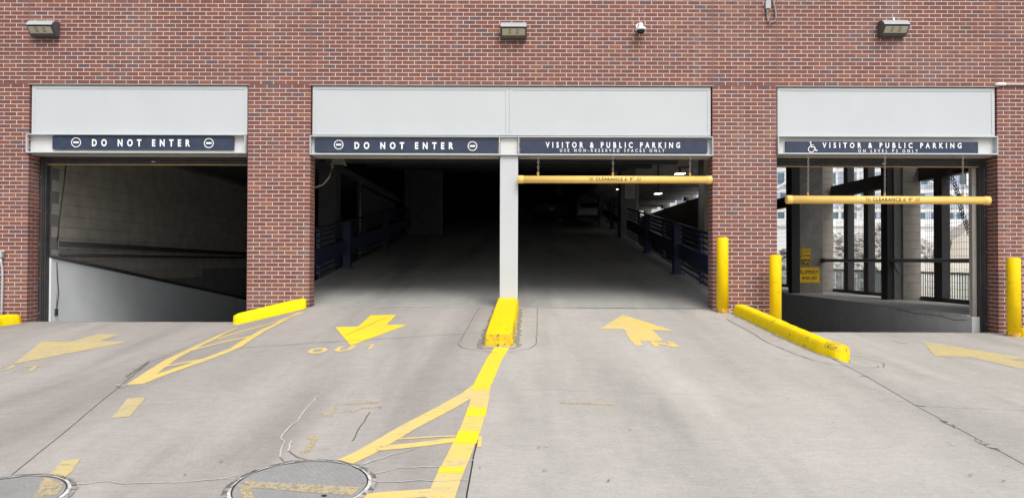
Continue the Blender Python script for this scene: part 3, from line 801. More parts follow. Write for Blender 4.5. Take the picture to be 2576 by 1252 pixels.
# columns along the ramp
for x0, x1, Y0, Y1, m in ((-4.35, -2.85, 31.0, 31.6, 'darkconc'), (4.19, 4.80, 29.7, 30.4, 'darkconc'), (4.95, 5.45, 33.0, 33.6, 'colconc'),
                          (4.72, 5.35, 18.9, 19.5, 'colconc'), (-4.95, -4.5, 19.6, 20.2, 'ceil'), (4.75, 5.2, 42.0, 42.6, 'colconc'), (-4.9, -4.5, 42, 42.6, 'darkconc'), (2.6, 3.0, 46.0, 46.5, 'colconc')):
    gp('garage_column', boxm(x0, x1, Y0, Y1, -4.5, RZ - 0.26 if x0 < 4.3 else 5.59, 0.02), M[m])
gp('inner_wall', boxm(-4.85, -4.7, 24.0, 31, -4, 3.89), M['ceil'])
gp('inner_wall', boxm(5.5, 9.7, 43.5, 43.7, -5, 1.2), M['cmu_pale'])
gp('inner_wall', boxm(4.9, 9.7, 36.5, 36.7, -3, 1.55), M['cmu_pale'])

# ---- block wall in the left entrance
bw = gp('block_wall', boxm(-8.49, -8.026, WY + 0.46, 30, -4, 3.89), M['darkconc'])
shared_b = {}
def block(x, Y, z, ln, h, key, m, parent, axis='Y', th=0.04):
    k = (key, round(ln, 3), axis)
    if k not in shared_b:
        b_ = bmesh.new()
        if axis == 'Y': box(b_, -th, 0, -ln/2, ln/2, 0, h)
        else: box(b_, -ln/2, ln/2, 0, th, 0, h)
        me = bpy.data.meshes.new('concrete_block'); b_.to_mesh(me); b_.free(); me.materials.append(m); shared_b[k] = me
    o = bpy.data.objects.new('concrete_block', shared_b[k]); COL.objects.link(o); o.parent = parent
    o.location = (x, Y, z); return o
cnt = 0
for r_ in range(17):
    z = 3.6 - r_ * 0.2032
    for k in range(26):
        Y = 13.6 + (k + (0.5 if r_ % 2 else 0)) * 0.4064
        if z + 0.2 < 1.62 - 0.125 * (Y - 13.2): continue
        if Y > 23.3 or cnt > 298: continue
        block(-8.02 + random.uniform(-0.002, 0.002), Y, z, 0.397, 0.194, random.random() < 0.3, M['cmu2'] if random.random() < 0.3 else M['cmu'], bw); cnt += 1
kw = bmesh.new()
ys = [13.24, 16, 20, 26]
for x0, x1 in ((-8.019, -7.93),):
    prev = None
    for Y in ys:
        zt = 1.63 - 0.1245 * (Y - 13.2)
        r = [kw.verts.new(c) for c in ((x0, Y, -3.5), (x1, Y, -3.5), (x1, Y, zt), (x0, Y, zt))]
        if prev:
            for i in range(4): kw.faces.new((prev[i], prev[(i+1) % 4], r[(i+1) % 4], r[i]))
        else: kw.faces.new(r[::-1])
        prev = r
    kw.faces.new(prev)
bmesh.ops.recalc_face_normals(kw, faces=kw.faces[:])
kwo = gp('knee_wall', kw, M['kneewall'], label='white painted knee wall falling with the ramp')
bm = bmesh.new(); tube(bm, [(-7.925, Y, 1.655 - 0.1245 * (Y - 13.2)) for Y in ys], 0.035, 6); gsub('wall_cap', bm, M['steel'], kwo)
for i, (za, zb) in enumerate(((1.675, 1.66), (1.90, 1.79), (1.85, 1.745))):
    bm = bmesh.new(); tube(bm, [(-7.94, 13.5, za), (-7.94, 24, zb)], 0.022 if i else 0.028, 8)
    hr = obj('wall_pipe', bm, M['steel']); tag(hr, ['dark handrail pipe on the block wall just over the knee wall', 'upper dark pipe of the pair along the block wall', 'lower dark pipe of the pair along the block wall'][i], 'pipe', 'pipes along the block wall')
# chain hoist cable and box at the left track
dc = thing('door_hoist', 'dark hoist chain and switch box beside the left door track', 'door hoist', (-7.95, 13.35, 1.0))
bm = bmesh.new(); tube(bm, [(0.02, 0.05, 0.55), (0.035, 0.05, 0.3), (0.06, 0.05, 0.0), (0.03, 0.05, -0.25), (0.015, 0.05, -0.3)], 0.008, 6); obj('cable', bm, M['steel'], dc)
bm = bmesh.new(); tube(bm, [(0.0, 0.05, 0.6), (0.02, 0.05, -0.3)], 0.008, 6); obj('conduit', bm, M['galv'], dc)
obj('switch_box', boxm(-0.02, 0.05, 0.0, 0.06, -0.38, -0.26, 0.004), M['steel'], dc)
bm = bmesh.new(); tube(bm, [(0.13, 0.1, 2.25), (0.1, 0.1, 1.9), (0.03, 0.1, 1.3), (0.0, 0.1, 0.9)], 0.011, 6); obj('hoist_chain', bm, M['steel'], dc)

# ---- right side: ledge, screens, columns
LZ = H - 0.94
lw = gp('ledge_wall', boxm(7.86, 8.02, WY + 0.33, 45, -4, LZ - 0.001), M['ledgewall'])
gp('ledge', boxm(7.85, 9.95, WY + 0.452, 45, LZ - 0.12 + 0.121, LZ + 0.02, 0.006, 1), M['ledge'])
gp('ledge', boxm(8.03, 9.94, WY + 0.46, 45, LZ - 0.3, LZ - 0.002), M['ledge'])
cr = [(7.852, y, LZ - 0.03 - 0.05 * abs(noise.noise((y * 1.5, 2, 0))) - 0.012 * (16 - y)) for y in [13.3 + 0.07 * k for k in range(36)]]
bm = bmesh.new(); tube(bm, cr, 0.006, 4); gsub('wall_crack', bm, M['crackdark'], lw)
LZ += 0.02
SX = 9.88
def screen_bay(Y0, Y1, mull, label):
    p = thing('mesh_screen', label, 'screen', (SX, Y0, LZ), 'wire mesh screens along the ledge')
    w_ = Y1 - Y0; top = 3.98 - LZ
    obj('sill', boxm(-0.06, 0.06, 0.0, w_, 0.0, 0.09, 0.005, 1), M['steel'], p)
    bz = 3.53 - LZ; bt = 3.90 - LZ
    obj('transom', boxm(-0.1, 0.1, 0.0, w_, bz, bt, 0.005, 1), M['steel'], p)
    obj('transom', boxm(-0.1, 0.1, 0.0, w_, 5.55 - LZ, 5.72 - LZ, 0.005, 1), M['steel'], p)
    for (a, b) in mull:
        obj('mullion', boxm(-0.099, 0.099, a - Y0, b - Y0, 0.091, bz - 0.001, 0.005, 1), M['steel'], p)
        obj('mullion', boxm(-0.099, 0.099, a - Y0, b - Y0, bt + 0.001, 5.549 - LZ, 0.005, 1), M['steel'], p)
    bm = bmesh.new()
    n = int(w_ / 0.092)
    for k in range(n + 1):
        y = w_ * k / n
        box(bm, 0.06, 0.0648, y - 0.0026, y + 0.0026, 0.09, 5.55 - LZ)
    zz = 0.15
    while zz < 5.5 - LZ:
        box(bm, 0.065, 0.0698, 0, w_, zz - 0.003, zz + 0.003); zz += 0.15
    o = obj('wire_mesh', bm, M['wire'], p); o['kind'] = 'stuff'
screen_bay(14.95, 18.5, [(17.5, 17.83), (14.95, 15.3)], 'wire mesh screen bay beside the door track, facing the tan slope')
screen_bay(18.95, 23.55, [(21.12, 21.40), (22.4, 22.68)], 'wire mesh screen bay with two mullions between the block pilasters')
screen_bay(23.98, 30.4, [(27.2, 27.45)], 'wire mesh screen bay behind the concrete pier')
def pilaster(x0, x1, Y0, Y1):
    p = gp('block_pilaster', boxm(x0 + 0.01, x1, Y0 + 0.01, Y1, LZ - 0.001, 5.59), M['darkconc'])
    n = int((5.57 - LZ) / 0.2032)
    for k in range(n):
        gsub('concrete_block', boxm(x0, x1 - 0.003, Y0, Y0 + 0.05, LZ + k * 0.2032 + 0.006, LZ + (k + 1) * 0.2032 - 0.001, 0.004, 1), M['cmu_pale'], p)
pilaster(9.42, 9.85, 18.52, 18.93)
pilaster(9.04, 9.85, 23.57, 23.96)
pr = gp('concrete_pier', boxm(8.30, 9.02, 22.3, 23.1, LZ - 0.01, 5.59, 0.03), M['pier'])
gp('steel_post', boxm(8.06, 8.295, 22.15, 22.45, LZ - 0.01, 5.59, 0.004, 1), M['steel'])
gp('steel_post', boxm(9.08, 9.22, 18.6, 18.93, LZ - 0.01, 5.59, 0.004, 1), M['steel'])
gp('steel_post', boxm(9.225, 9.415, 18.56, 18.93, LZ - 0.01, 5.59, 0.004, 1), M['darkconc'])
gr = thing('guard_rail', 'grey pipe guard rail across the ledge screens', 'rail', (9.55, 15.0, LZ))
bm = bmesh.new(); tube(bm, [(0.05, -0.2, 0.945), (-0.35, 3.4, 0.945), (-0.55, 7.28, 0.945)], 0.045, 10); obj('rail_tube', bm, M['greyrail'], gr)
bm = bmesh.new(); tube(bm, [(-0.36, 3.5, 0.93), (-0.2, 3.58, 0.6)], 0.025, 8); obj('bracket', bm, M['greyrail'], gr)
bm = bmesh.new(); tube(bm, [(-0.55, 7.2, 0.945), (-0.55, 7.3, 0.945)], 0.07, 10); obj('end_flange', bm, M['steel'], gr)
# hoist chain of the right door
bm = bmesh.new()
def chain_links(bm, pts, L=0.05, w_=0.018, r=0.0045, mi=0):
    P = [Vector(p) for p in pts]
    tot = sum((b - a).length for a, b in zip(P, P[1:])); n = max(2, int(tot / (L * 0.80)))
    def at(s):
        for a, b in zip(P, P[1:]):
            l = (b - a).length
            if s <= l: return a.lerp(b, s / l), (b - a).normalized()
            s -= l
        return P[-1], (P[-1] - P[-2]).normalized()
    for k in range(n):
        c, t = at(tot * (k + 0.5) / n)
        a = Vector((0, 1, 0)) if abs(t.y) < 0.9 else Vector((1, 0, 0))
        u = t.cross(a).normalized()
        if k % 2: u = t.cross(u).normalized()
        loop = []
        for q in range(10):
            an = 2 * math.pi * q / 10
            loop.append(c + t * (math.sin(an) * L / 2) + u * (math.cos(an) * w_))
        nrm = t.cross(u)
        rings = []
        for q in range(10):
            tq = (loop[(q+1) % 10] - loop[q-1]).normalized(); e = tq.cross(nrm).normalized()
            rings.append([bm.verts.new(loop[q] + e * r * math.cos(2*math.pi*s/4) + nrm * r * math.sin(2*math.pi*s/4)) for s in range(4)])
        for q in range(10):
            A, B = rings[q], rings[(q+1) % 10]
            for s in range(4): bm.faces.new((A[s], A[(s+1) % 4], B[(s+1) % 4], B[s])).material_index = mi
hp = [atY(2383, 428, 14.4), atY(2400, 470, 14.4), atY(2418, 540, 14.3), atY(2432, 580, 14.2), atY(2450, 620, 14.1)]
chain_links(bm, hp, 0.07, 0.02, 0.007)
chain_links(bm, [p + Vector((0.075, 0.06, 0.03)) for p in hp], 0.07, 0.02, 0.007)
tag(obj('hoist_chain', bm, M['chainb']), 'black door hoist chain slanting across the mesh screen', 'chain')

# ================================================================== SIGNS ON THE FACADE
SY = WY - 0.012
def board(name, x0, x1, z0, z1, label):
    p = thing(name, label, 'sign', ((x0 + x1) / 2, SY, z0))
    cx = (x0 + x1) / 2
    obj('board', boxm(x0 - cx, x1 - cx, 0, 0.05, 0, z1 - z0, 0.002, 1), M['navy'], p)
    return p, cx, z0
def put_text(p, cx, z0, body, a, b, za, zb, spacing, bold, name='lettering', m='letter', y=-0.003, word=1.0):
    me = text_fit(body, a - cx, b - cx, za - z0, zb - z0, y, spacing, bold, word)
    o = obj(name, me, M[m], p); o['kind'] = 'stuff'; return o
def no_entry(p, cx, z0, x, z, r):
    bm = bmesh.new()
    n = 32
    A = [bm.verts.new((x - cx + r * math.cos(2*math.pi*k/n), -0.003, z - z0 + r * math.sin(2*math.pi*k/n))) for k in range(n)]
    B = [bm.verts.new((x - cx + r * 0.83 * math.cos(2*math.pi*k/n), -0.003, z - z0 + r * 0.83 * math.sin(2*math.pi*k/n))) for k in range(n)]
    for k in range(n): bm.faces.new((A[k], A[(k+1) % n], B[(k+1) % n], B[k]))
    w_, h_ = r * 0.56, r * 0.19
    bm.faces.new([bm.verts.new((x - cx + a, -0.003, z - z0 + b)) for a, b in ((-w_, -h_), (w_, -h_), (w_, h_), (-w_, h_))])
    obj('no_entry_symbol', bm, M['letter'], p)
def sz(dy): return zat(dy, SY)
def sx(dx): return xat(dx, SY)
dzl = 0.012
p, cx, z0 = board('entrance_sign', sx(131), sx(587), sz(378.5), sz(345.5), 'navy DO NOT ENTER sign over the left entrance with the white knee wall')
put_text(p, cx, z0, 'DO NOT ENTER', sx(231), sx(478), sz(371.5), sz(353), 2.25, 0.045, word=1.05)
no_entry(p, cx, z0, sx(191), sz(361.5), 0.083); no_entry(p, cx, z0, sx(525), sz(362.5), 0.083)
p, cx, z0 = board('entrance_sign', sx(791), sx(1251), sz(383.5), sz(350), 'navy DO NOT ENTER sign on the middle entrance left of the white column')
put_text(p, cx, z0, 'DO NOT ENTER', sx(891), sx(1140), sz(376.5), sz(358.5), 2.25, 0.045, word=1.05)
no_entry(p, cx, z0, sx(851.5), sz(365.5), 0.08); no_entry(p, cx, z0, sx(1188), sz(368), 0.08)
p, cx, z0 = board('entrance_sign', sx(1308), sx(1779), sz(383.5), sz(351.5), 'navy VISITOR & PUBLIC PARKING sign, use non-reserved spaces only')
put_text(p, cx, z0, 'VISITOR & PUBLIC PARKING', sx(1372), sx(1710), sz(372), sz(357), 2.0, 0.035, word=1.0)
put_text(p, cx, z0, 'USE NON-RESERVED SPACES ONLY', sx(1408), sx(1671), sz(382.2), sz(374.2), 2.0, 0.016, word=1.05)
p, cx, z0 = board('entrance_sign', sx(1977), sx(2460), sz(384.5), sz(354), 'navy VISITOR & PUBLIC PARKING sign with wheelchair symbol, on level P3 only')
put_text(p, cx, z0, 'VISITOR & PUBLIC PARKING', sx(2068), sx(2418), sz(370.5), sz(356.5), 2.0, 0.035, word=1.0)
put_text(p, cx, z0, 'ON LEVEL P3 ONLY', sx(2158), sx(2308), sz(381.2), sz(373), 2.0, 0.016, word=1.05)
bm = bmesh.new()
def flat_stroke(bm, P, w_, y=-0.003):
    for (a, b), (c_, d) in zip(P, P[1:]):
        v = Vector((c_ - a, d - b)); L = v.length; n = Vector((-v.y, v.x)) / L * w_ / 2; e = v / L * w_ * 0.3
        bm.faces.new([bm.verts.new((q.x, y, q.y)) for q in (Vector((a, b)) - e + n, Vector((a, b)) - e - n, Vector((c_, d)) + e - n, Vector((c_, d)) + e + n)])
        y -= 0.0004
wx, wz = sx(2041) - cx, sz(369) - z0
s_ = 0.0078
flat_stroke(bm, [(wx + s_ * a, wz + s_ * b) for a, b in ((-2, 8), (-1, 1), (6, 1), (9, -7), (12, -6))], 0.016)
flat_stroke(bm, [(wx + s_ * a, wz + s_ * b) for a, b in ((-1.6, 5), (4, 5))], 0.012, -0.0055)
flat_stroke(bm, [(wx + s_ * (-1 + 6.3 * math.cos(R(q))), wz + s_ * (-4 + 6.3 * math.sin(R(q)))) for q in range(110, 361, 25)], 0.013, -0.006)
bm.faces.new([bm.verts.new((wx + s_ * (-2.4 + 1.9 * math.cos(2*math.pi*k/12)), -0.0035, wz + s_ * (10.8 + 1.9 * math.sin(2*math.pi*k/12)))) for k in range(12)])
obj('wheelchair_symbol', bm, M['letter'], p)

# ---- clearance bars on chains
def clearance_bar(dx0, dx1, dy, r, Y, chains, ctop, tx, label, dirty):
    a, b = atY(dx0, dy[0], Y), atY(dx1, dy[1], Y)
    mid = (a + b) / 2
    p = thing('clearance_bar', label, 'clearance bar', mid)
    bm = bmesh.new(); tube(bm, [a - mid, b - mid], r, 28); obj('pipe', bm, M['bar'], p)
    for e, s in ((a, 1), (b, -1)):
        q = e - mid
        bm = bmesh.new(); tube(bm, [q + Vector((-s * 0.012, 0, 0)), q + Vector((-s * 0.008, 0, 0)), q + Vector((s * 0.075, 0, 0)), q + Vector((s * 0.08, 0, 0))], [r * 0.93, r * 1.09, r * 1.09, r * 1.02], 28)
        obj('end_cap', bm, M['bar'], p)
    for cxx in chains:
        lo = atY(cxx, dy[0] + (dy[1] - dy[0]) * (cxx - dx0) / (dx1 - dx0), Y) + Vector((0, 0, r + 0.028)) - mid
        hi = atY(cxx, ctop, Y) - mid; hi.x = lo.x + 0.006; hi.z = CZB - 0.004 - mid.z
        bm = bmesh.new(); chain_links(bm, [hi, lo], 0.056, 0.0135, 0.0048); obj('chain', bm, M['chain'], p)
        bm = bmesh.new(); chain_links(bm, [lo + Vector((0, 0, 0.02)), lo - Vector((0, 0, 0.035))], 0.045, 0.014, 0.005); obj('eye_bolt', bm, M['bar'], p)
    # print wrapped on the pipe
    for body, u0, u1, h in (tx):
        me = text_mesh(body, 1.12, 0.018)
        ys = [v.co.y for v in me.vertices]; ay, by = min(ys), max(ys)
        tb = bmesh.new(); tb.from_mesh(me)
        for q in range(1, 8):
            bmesh.ops.bisect_plane(tb, geom=tb.verts[:] + tb.edges[:] + tb.faces[:], plane_co=(0, lerp(ay, by, q / 8), 0), plane_no=(0, 1, 0))
        tb.to_mesh(me); tb.free()
        xs = [v.co.x for v in me.vertices]
        ax, bx = min(xs), max(xs)
        xa, xb = atY(u0, dy[0], Y).x - mid.x, atY(u1, dy[0], Y).x - mid.x
        for v in me.vertices:
            u = (v.co.x - ax) / (bx - ax); t = (v.co.y - ay) / (by - ay)
            zz = lerp(-h * 0.42, h * 0.58, t); ang = math.asin(max(-0.9, min(0.9, zz / r)))
            v.co = Vector((lerp(xa, xb, u), -(r + 0.0025) * math.cos(ang), (r + 0.0025) * math.sin(ang) + (lerp(xa, xb, u)) / (b.x - a.x) * (b.z - a.z)))
        o = obj('lettering', me, M['bartext'], p); o['kind'] = 'stuff'
    return p
p = clearance_bar(1304, 1788, (451.5, 452.5), 0.062, 12.72, (1353, 1541, 1735), 398, (('\\\\\\', 1481, 1491, 0.06), ('CLEARANCE 6\' 9"', 1497, 1592, 0.054), ('///', 1599, 1610, 0.06)), 'yellow CLEARANCE 6\' 9" bar with scraped underside over the IN lane', True)
clearance_bar(1979, 2486, (502, 504.5), 0.066, 12.66, (2032, 2225, 2421), 395, (('\\\\\\', 2173, 2185, 0.064), ('CLEARANCE 6\' 9"', 2190, 2290, 0.058), ('///', 2296, 2308, 0.064)), 'low hung yellow CLEARANCE 6\' 9" bar in front of the mesh screens', False)

# ================================================================== WALL FITTINGS
def wall_pack(dx, dy, yaw, label, glassy=True):
    c = atY(dx, dy, WY)
    p = thing('wall_light', label, 'wall light', (c.x, WY - 0.001, c.z), 'wall lights on the brickwork')
    w2, h, d = 0.215, 0.262, 0.235
    bm = bmesh.new()
    prism(bm, [(0, -h/2), (0, h/2), (-d * 0.35, h/2), (-d * 0.62, h/2 - 0.018), (-d * 0.86, h/2 - 0.06), (-d, 0.022), (-d + 0.012, 0.012), (-d * 0.45, -h/2 + 0.004), (-d * 0.3, -h/2)], -w2, w2)
    bmesh.ops.bevel(bm, geom=[e for e in bm.edges], offset=0.006, segments=2, affect='EDGES')
    obj('housing', bm, M['bronze'], p)
    bm = bmesh.new()
    prism(bm, [(-0.02, h/2 + 0.003), (-d * 0.35, h/2 + 0.003), (-d * 0.63, h/2 - 0.014), (-d * 0.87, h/2 - 0.056), (-d - 0.004, 0.024), (-d + 0.002, 0.026), (-d * 0.84, h/2 - 0.062), (-d * 0.6, h/2 - 0.02), (-d * 0.34, h/2 - 0.004), (-0.02, h/2 - 0.004)], -w2 + 0.004, w2 - 0.004)
    obj('hood', bm, M['bronze_top'], p)
    # glass lens, sloped
    a, b = Vector((0, -d + 0.008, 0.006)), Vector((0, -d * 0.45 - 0.008, -h/2 + 0.018))
    n = (b - a).cross(Vector((1, 0, 0))).normalized()
    if n.y > 0: n = -n
    def quad(u0, u1, t0, t1, lift):
        bm = bmesh.new()
        P = []
        for l in (lift - 0.003, lift):
            P.append([bm.verts.new(Vector((lerp(-w2 + 0.02, w2 - 0.02, u), 0, 0)) + a.lerp(b, t) + n * l) for u, t in ((u0, t0), (u1, t0), (u1, t1), (u0, t1))])
        bm.faces.new(P[1])
        for k in range(4): bm.faces.new((P[0][k], P[0][(k+1) % 4], P[1][(k+1) % 4], P[1][k]))
        bmesh.ops.recalc_face_normals(bm, faces=bm.faces[:])
        return bm
    ln = obj('lens', quad(0.02, 0.98, 0.06, 0.78, 0.011), M['lens'], p)
    for u in (0.28, 0.60):
        for t in (0.12, 0.42): obj('led_plate', quad(u, u + 0.12, t, t + 0.22, 0.0128), M['led'], ln)
    for s in (-1, 1):
        for z in (0.05, -0.09):
            bm = bmesh.new(); tube(bm, [(s * w2, -d * 0.3, z), (s * (w2 + 0.012), -d * 0.3, z)], 0.01, 8); obj('screw', bm, M['bronze'], p)
    return p
wall_pack(119, 77, 0, 'grey wall light on the brick over the left DO NOT ENTER entrance')
wall_pack(1291.5, 82, 0, 'grey wall light on the brick over the white steel column')
p = wall_pack(2239, 76, 0, 'grey wall light with conduit stub over the accessible entrance')
bm = bmesh.new(); tube(bm, [(0.04, -0.03, 0.13), (0.04, -0.03, 0.155), (0.04, -0.03, 0.16), (0.04, -0.03, 0.2)], [0.022, 0.022, 0.016, 0.016], 10); obj('conduit_stub', bm, M['whiteplastic'], p)
# security camera
c = atY(1606, 75, WY)
p = thing('security_camera', 'white dome security camera on a bracket', 'camera', (c.x, WY, c.z))
bm = bmesh.new(); tube(bm, [(0, -0.002, 0.05), (0, -0.022, 0.05)], 0.05, 16); obj('base_plate', bm, M['whiteplastic'], p)
bm = bmesh.new(); tube(bm, [(-0.005, -0.02, -0.03), (0, -0.06, 0.03), (0.008, -0.12, 0.055), (0.01, -0.15, 0.045)], [0.035, 0.034, 0.034, 0.034], 12); obj('arm', bm, M['whiteplastic'], p)
bm = bmesh.new(); lathe(bm, [(0.036, 0.05), (0.038, 0.0), (0.075, -0.012), (0.092, -0.03), (0.092, -0.055), (0.085, -0.062)], 24, (0.012, -0.15)); obj('housing', bm, M['whiteplastic'], p)
bm = bmesh.new(); lathe(bm, [(0.070, -0.063), (0.066, -0.082), (0.048, -0.105), (0.02, -0.115)], 20, (0.012, -0.15)); obj('dome', bm, M['black'], p)
# outline of an old bracket above it
p0, p1 = atY(1589, 27, WY), atY(1620, 67, WY)
bm = bmesh.new()
mk = [(p0.x, p1.z), (p0.x, p0.z - 0.03), (p0.x + 0.03, p0.z), (p1.x - 0.03, p0.z), (p1.x, p0.z - 0.03), (p1.x, p1.z)]
for a, b in zip(mk, mk[1:]):
    tube(bm, [(a[0], WY - 0.001, a[1]), (b[0], WY - 0.001, b[1])], 0.0028, 5)
tag(obj('bracket_outline', bm, M['mortar']), 'caulk outline left by a removed bracket above the camera', 'caulk mark')
# junction box with looped conduit
c = atY(1928, 17, WY)
p = thing('junction_box', 'grey junction box with looped flexible conduit on the brick', 'junction box', (c.x, WY, c.z))
obj('box', boxm(-0.038, 0.042, -0.075, -0.003, -0.055, 0.075, 0.006), M['grey'], p)
obj('cover', boxm(-0.040, 0.044, -0.082, -0.0755, -0.057, 0.077, 0.003, 1), M['grey'], p)
bm = bmesh.new(); tube(bm, [(0, -0.035, -0.056), (0, -0.035, -0.09), (0, -0.035, -0.092), (0, -0.035, -0.155)], [0.022, 0.022, 0.017, 0.019], 10); obj('connector', bm, M['galv'], p)
bm = bmesh.new(); tube(bm, [(0, -0.035, 0.076), (-0.004, -0.035, 0.30)], 0.018, 10); obj('conduit', bm, M['galv'], p)
P = [(0, -0.035, -0.15)]
for q in range(180, 361, 15): P.append((0.068 + 0.068 * math.cos(R(q)) + 0.003, -0.035, -0.20 + 0.075 * math.sin(R(q)) - 0.0))
P += [(0.142, -0.035, -0.15), (0.135, -0.035, -0.08), (0.115, -0.035, 0.0), (0.10, -0.035, 0.08), (0.09, -0.03, 0.30)]
bm = bmesh.new(); tube(bm, P, 0.0135, 10); obj('flexible_conduit', bm, M['flex'], p)
# conduit elbow at the right jamb
a = atY(2510, 213.5, WY)
p = thing('conduit_run', 'white conduit with elbow fitting at the top of the right brick pier', 'conduit', (a.x, WY - 0.03, a.z))
bm = bmesh.new(); tube(bm, [(-0.055, 0.03, -0.006), (-0.045, 0.015, 0), (-0.02, 0, 0.0), (0.10, 0, 0.0), (0.115, 0, 0.0)], [0.014, 0.02, 0.026, 0.026, 0.015], 12); obj('elbow', bm, M['whiteplastic'], p)
bm = bmesh.new(); tube(bm, [(0.11, 0, 0.0), (2.2, 0, 0.0)], 0.014, 10); obj('pipe', bm, M['whiteplastic'], p)
# conduit at the far left pier
a = atY(7, 690, WY)
p = thing('conduit_run', 'grey metal conduit with outlet body on the left brick pier', 'conduit', (a.x, WY - 0.03, a.z))
bm = bmesh.new(); tube(bm, [(0.0, 0, -0.9), (0.012, 0, -0.5), (0.016, -0.0, 0.0), (0.012, -0.005, 0.12), (-0.005, -0.01, 0.2), (-0.01, -0.01, 0.30)], 0.02, 10); obj('pipe', bm, M['galv'], p)
obj('outlet_body', boxm(-0.045, 0.03, -0.055, 0.02, 0.28, 0.40, 0.012), M['galv'], p)
bm = bmesh.new(); tube(bm, [(0.0, -0.02, 0.385), (0.055, -0.02, 0.385)], 0.018, 10); obj('nipple', bm, M['galv'], p)
for z in (-0.02, -0.62): obj('strap', boxm(-0.06, 0.04, -0.024, 0.027, z, z + 0.025, 0.004, 1), M['galv'], p)

# ================================================================== KERBS AND BOLLARDS
def kerb(name, pts, width, height, m, label, D=True, side=1, taper0=1.0, group=None, worn=None):
    """bevelled kerb whose street-side foot follows the given line"""
    P = [ghit(*p) for p in pts] if D else [Vector((p[0], p[1], gz(*p))) for p in pts]
    fine = []
    for a, b in zip(P, P[1:]):
        n = max(1, int((b - a).length / 0.07))
        fine += [a.lerp(b, k / n) for k in range(n)]
    fine.append(P[-1])
    bm = bmesh.new(); rings = []
    L = len(fine)
    for i, p in enumerate(fine):
        t = fine[min(i+1, L-1)] - fine[max(i-1, 0)]; t.z = 0; t.normalize()
        n = Vector((-t.y, t.x, 0)) * side
        g = gz(p.x, p.y); hh = height + 0.009 * noise.noise((p.x * 4, p.y * 4, 0)) + 0.004 * noise.noise((p.x * 15, p.y * 15, 2))
        jj = 0.010 * noise.noise((p.x * 6, p.y * 6, 9))
        if i in (0, L - 1): hh *= 0.86
        elif i in (1, L - 2): hh *= 0.97
        ins = 0.022 if i in (0, L - 1) else 0.0
        prof = [(ins, -0.25), (ins - 0.012, 0.0), (0.006 + jj + ins, hh * 0.55), (0.016 + jj + ins, hh * 0.82), (0.034 + ins, hh * 0.955), (0.065, hh), (width - 0.06, hh), (width - 0.03 - ins, hh * 0.955), (width - 0.01 - ins, hh * 0.8), (width - ins, -0.45)]
        rings.append([bm.verts.new((p.x + n.x * a, p.y + n.y * a, g + b)) for a, b in prof])
    for A, B in zip(rings, rings[1:]):
        for k in range(len(A)):
            k2 = (k + 1) % len(A)
            bm.faces.new((A[k], A[k2], B[k2], B[k]))
    bm.faces.new(rings[0][::-1]); bm.faces.new(rings[-1])
    bmesh.ops.recalc_face_normals(bm, faces=bm.faces[:])
    o = obj(name, bm, m)
    if worn:
        o.data.materials.append(M['kerb_worn'])
        for poly in o.data.polygons:
            if worn(poly.center): poly.material_index = 1
    for poly in o.data.polygons: poly.use_smooth = len(poly.vertices) == 4
    return tag(o, label, 'kerb', group)
kerb('kerb', [(-4.50, 12.42), (-4.1, 12.48), (-3.375, 12.60)], 0.205, 0.185, M['kerb'], 'yellow kerb sloping up along the foot of the brick pillar by the OUT arrow', D=False)
kerb('kerb', [(-60, 836), (0, 820), (57, 812)], 0.2, 0.16, M['kerb'], 'yellow kerb at the left brick pier below the metal conduit')
kerb('kerb', [(3.87, 9.13), (3.76, 9.45), (3.69, 10.2), (3.56, 12.42)], 0.20, 0.158, M['kerb'], 'long yellow kerb with scraped tip dividing the IN lane from the accessible lane', D=False, side=-1, worn=lambda c: c.y < 9.35 and c.z > gz(3.7, c.y) + 0.08)
kerb('kerb', [(2568, 846), (2680, 852)], 0.2, 0.15, M['kerb'], 'short yellow kerb behind the bollard at the right brick pier')
# island kerb
fl_, fr_ = ghit(1217, 869), ghit(1292, 870)
bl, brr = Vector((colx0 - 0.045, WY - 0.02, 0)), Vector((colx1 + 0.02, WY - 0.02, 0))
bm = bmesh.new(); rings = []
for k in range(29):
    t = k / 28
    a, b = fl_.lerp(bl, t), fr_.lerp(brr, t)
    hh = 0.165
    g = gz(0, a.y)
    e = 0.03
    j1, j2 = 0.006 * noise.noise((0, a.y * 5, 0)), 0.006 * noise.noise((4, a.y * 5, 0))
    fy = a.y
    rings.append([bm.verts.new(c) for c in ((a.x, fy, g - 0.2), (a.x, fy, g), (a.x + 0.012 + j1, fy, g + hh * 0.8), (a.x + 0.03 + j1, fy, g + hh), (lerp(a.x, b.x, 0.5), fy, g + hh + 0.006), (b.x - 0.03 + j2, fy, g + hh), (b.x - 0.012 + j2, fy, g + hh * 0.8), (b.x, fy, g), (b.x, fy, g - 0.2))])
for A, B in zip(rings, rings[1:]):
    for k in range(8): bm.faces.new((A[k], A[k+1], B[k+1], B[k]))
# rounded nose
c0 = [v.co.copy() for v in rings[0]]
nose = [bm.verts.new((v.x + (0.02 if i < 4 else (-0.02 if i > 4 else 0)), v.y - 0.035, v.z - (0.012 if i in (3, 4, 5) else 0.0))) for i, v in enumerate(c0)]
for k in range(8): bm.faces.new((nose[k], nose[k+1], rings[0][k+1], rings[0][k]))
nf = bm.faces.new(nose[::-1])
bm.faces.new(rings[-1])
bmesh.ops.recalc_face_normals(bm, faces=bm.faces[:])
for f in bm.faces:
    if f.normal.y < -0.6 or (abs(f.normal.x) > 0.6 and f.calc_center_median().y < 10.6): f.material_index = 1
isl = tag(obj('island_kerb', bm, [M['kerb'], M['kerb_worn']]), 'yellow island kerb with scuffed nose at the foot of the white column', 'kerb')

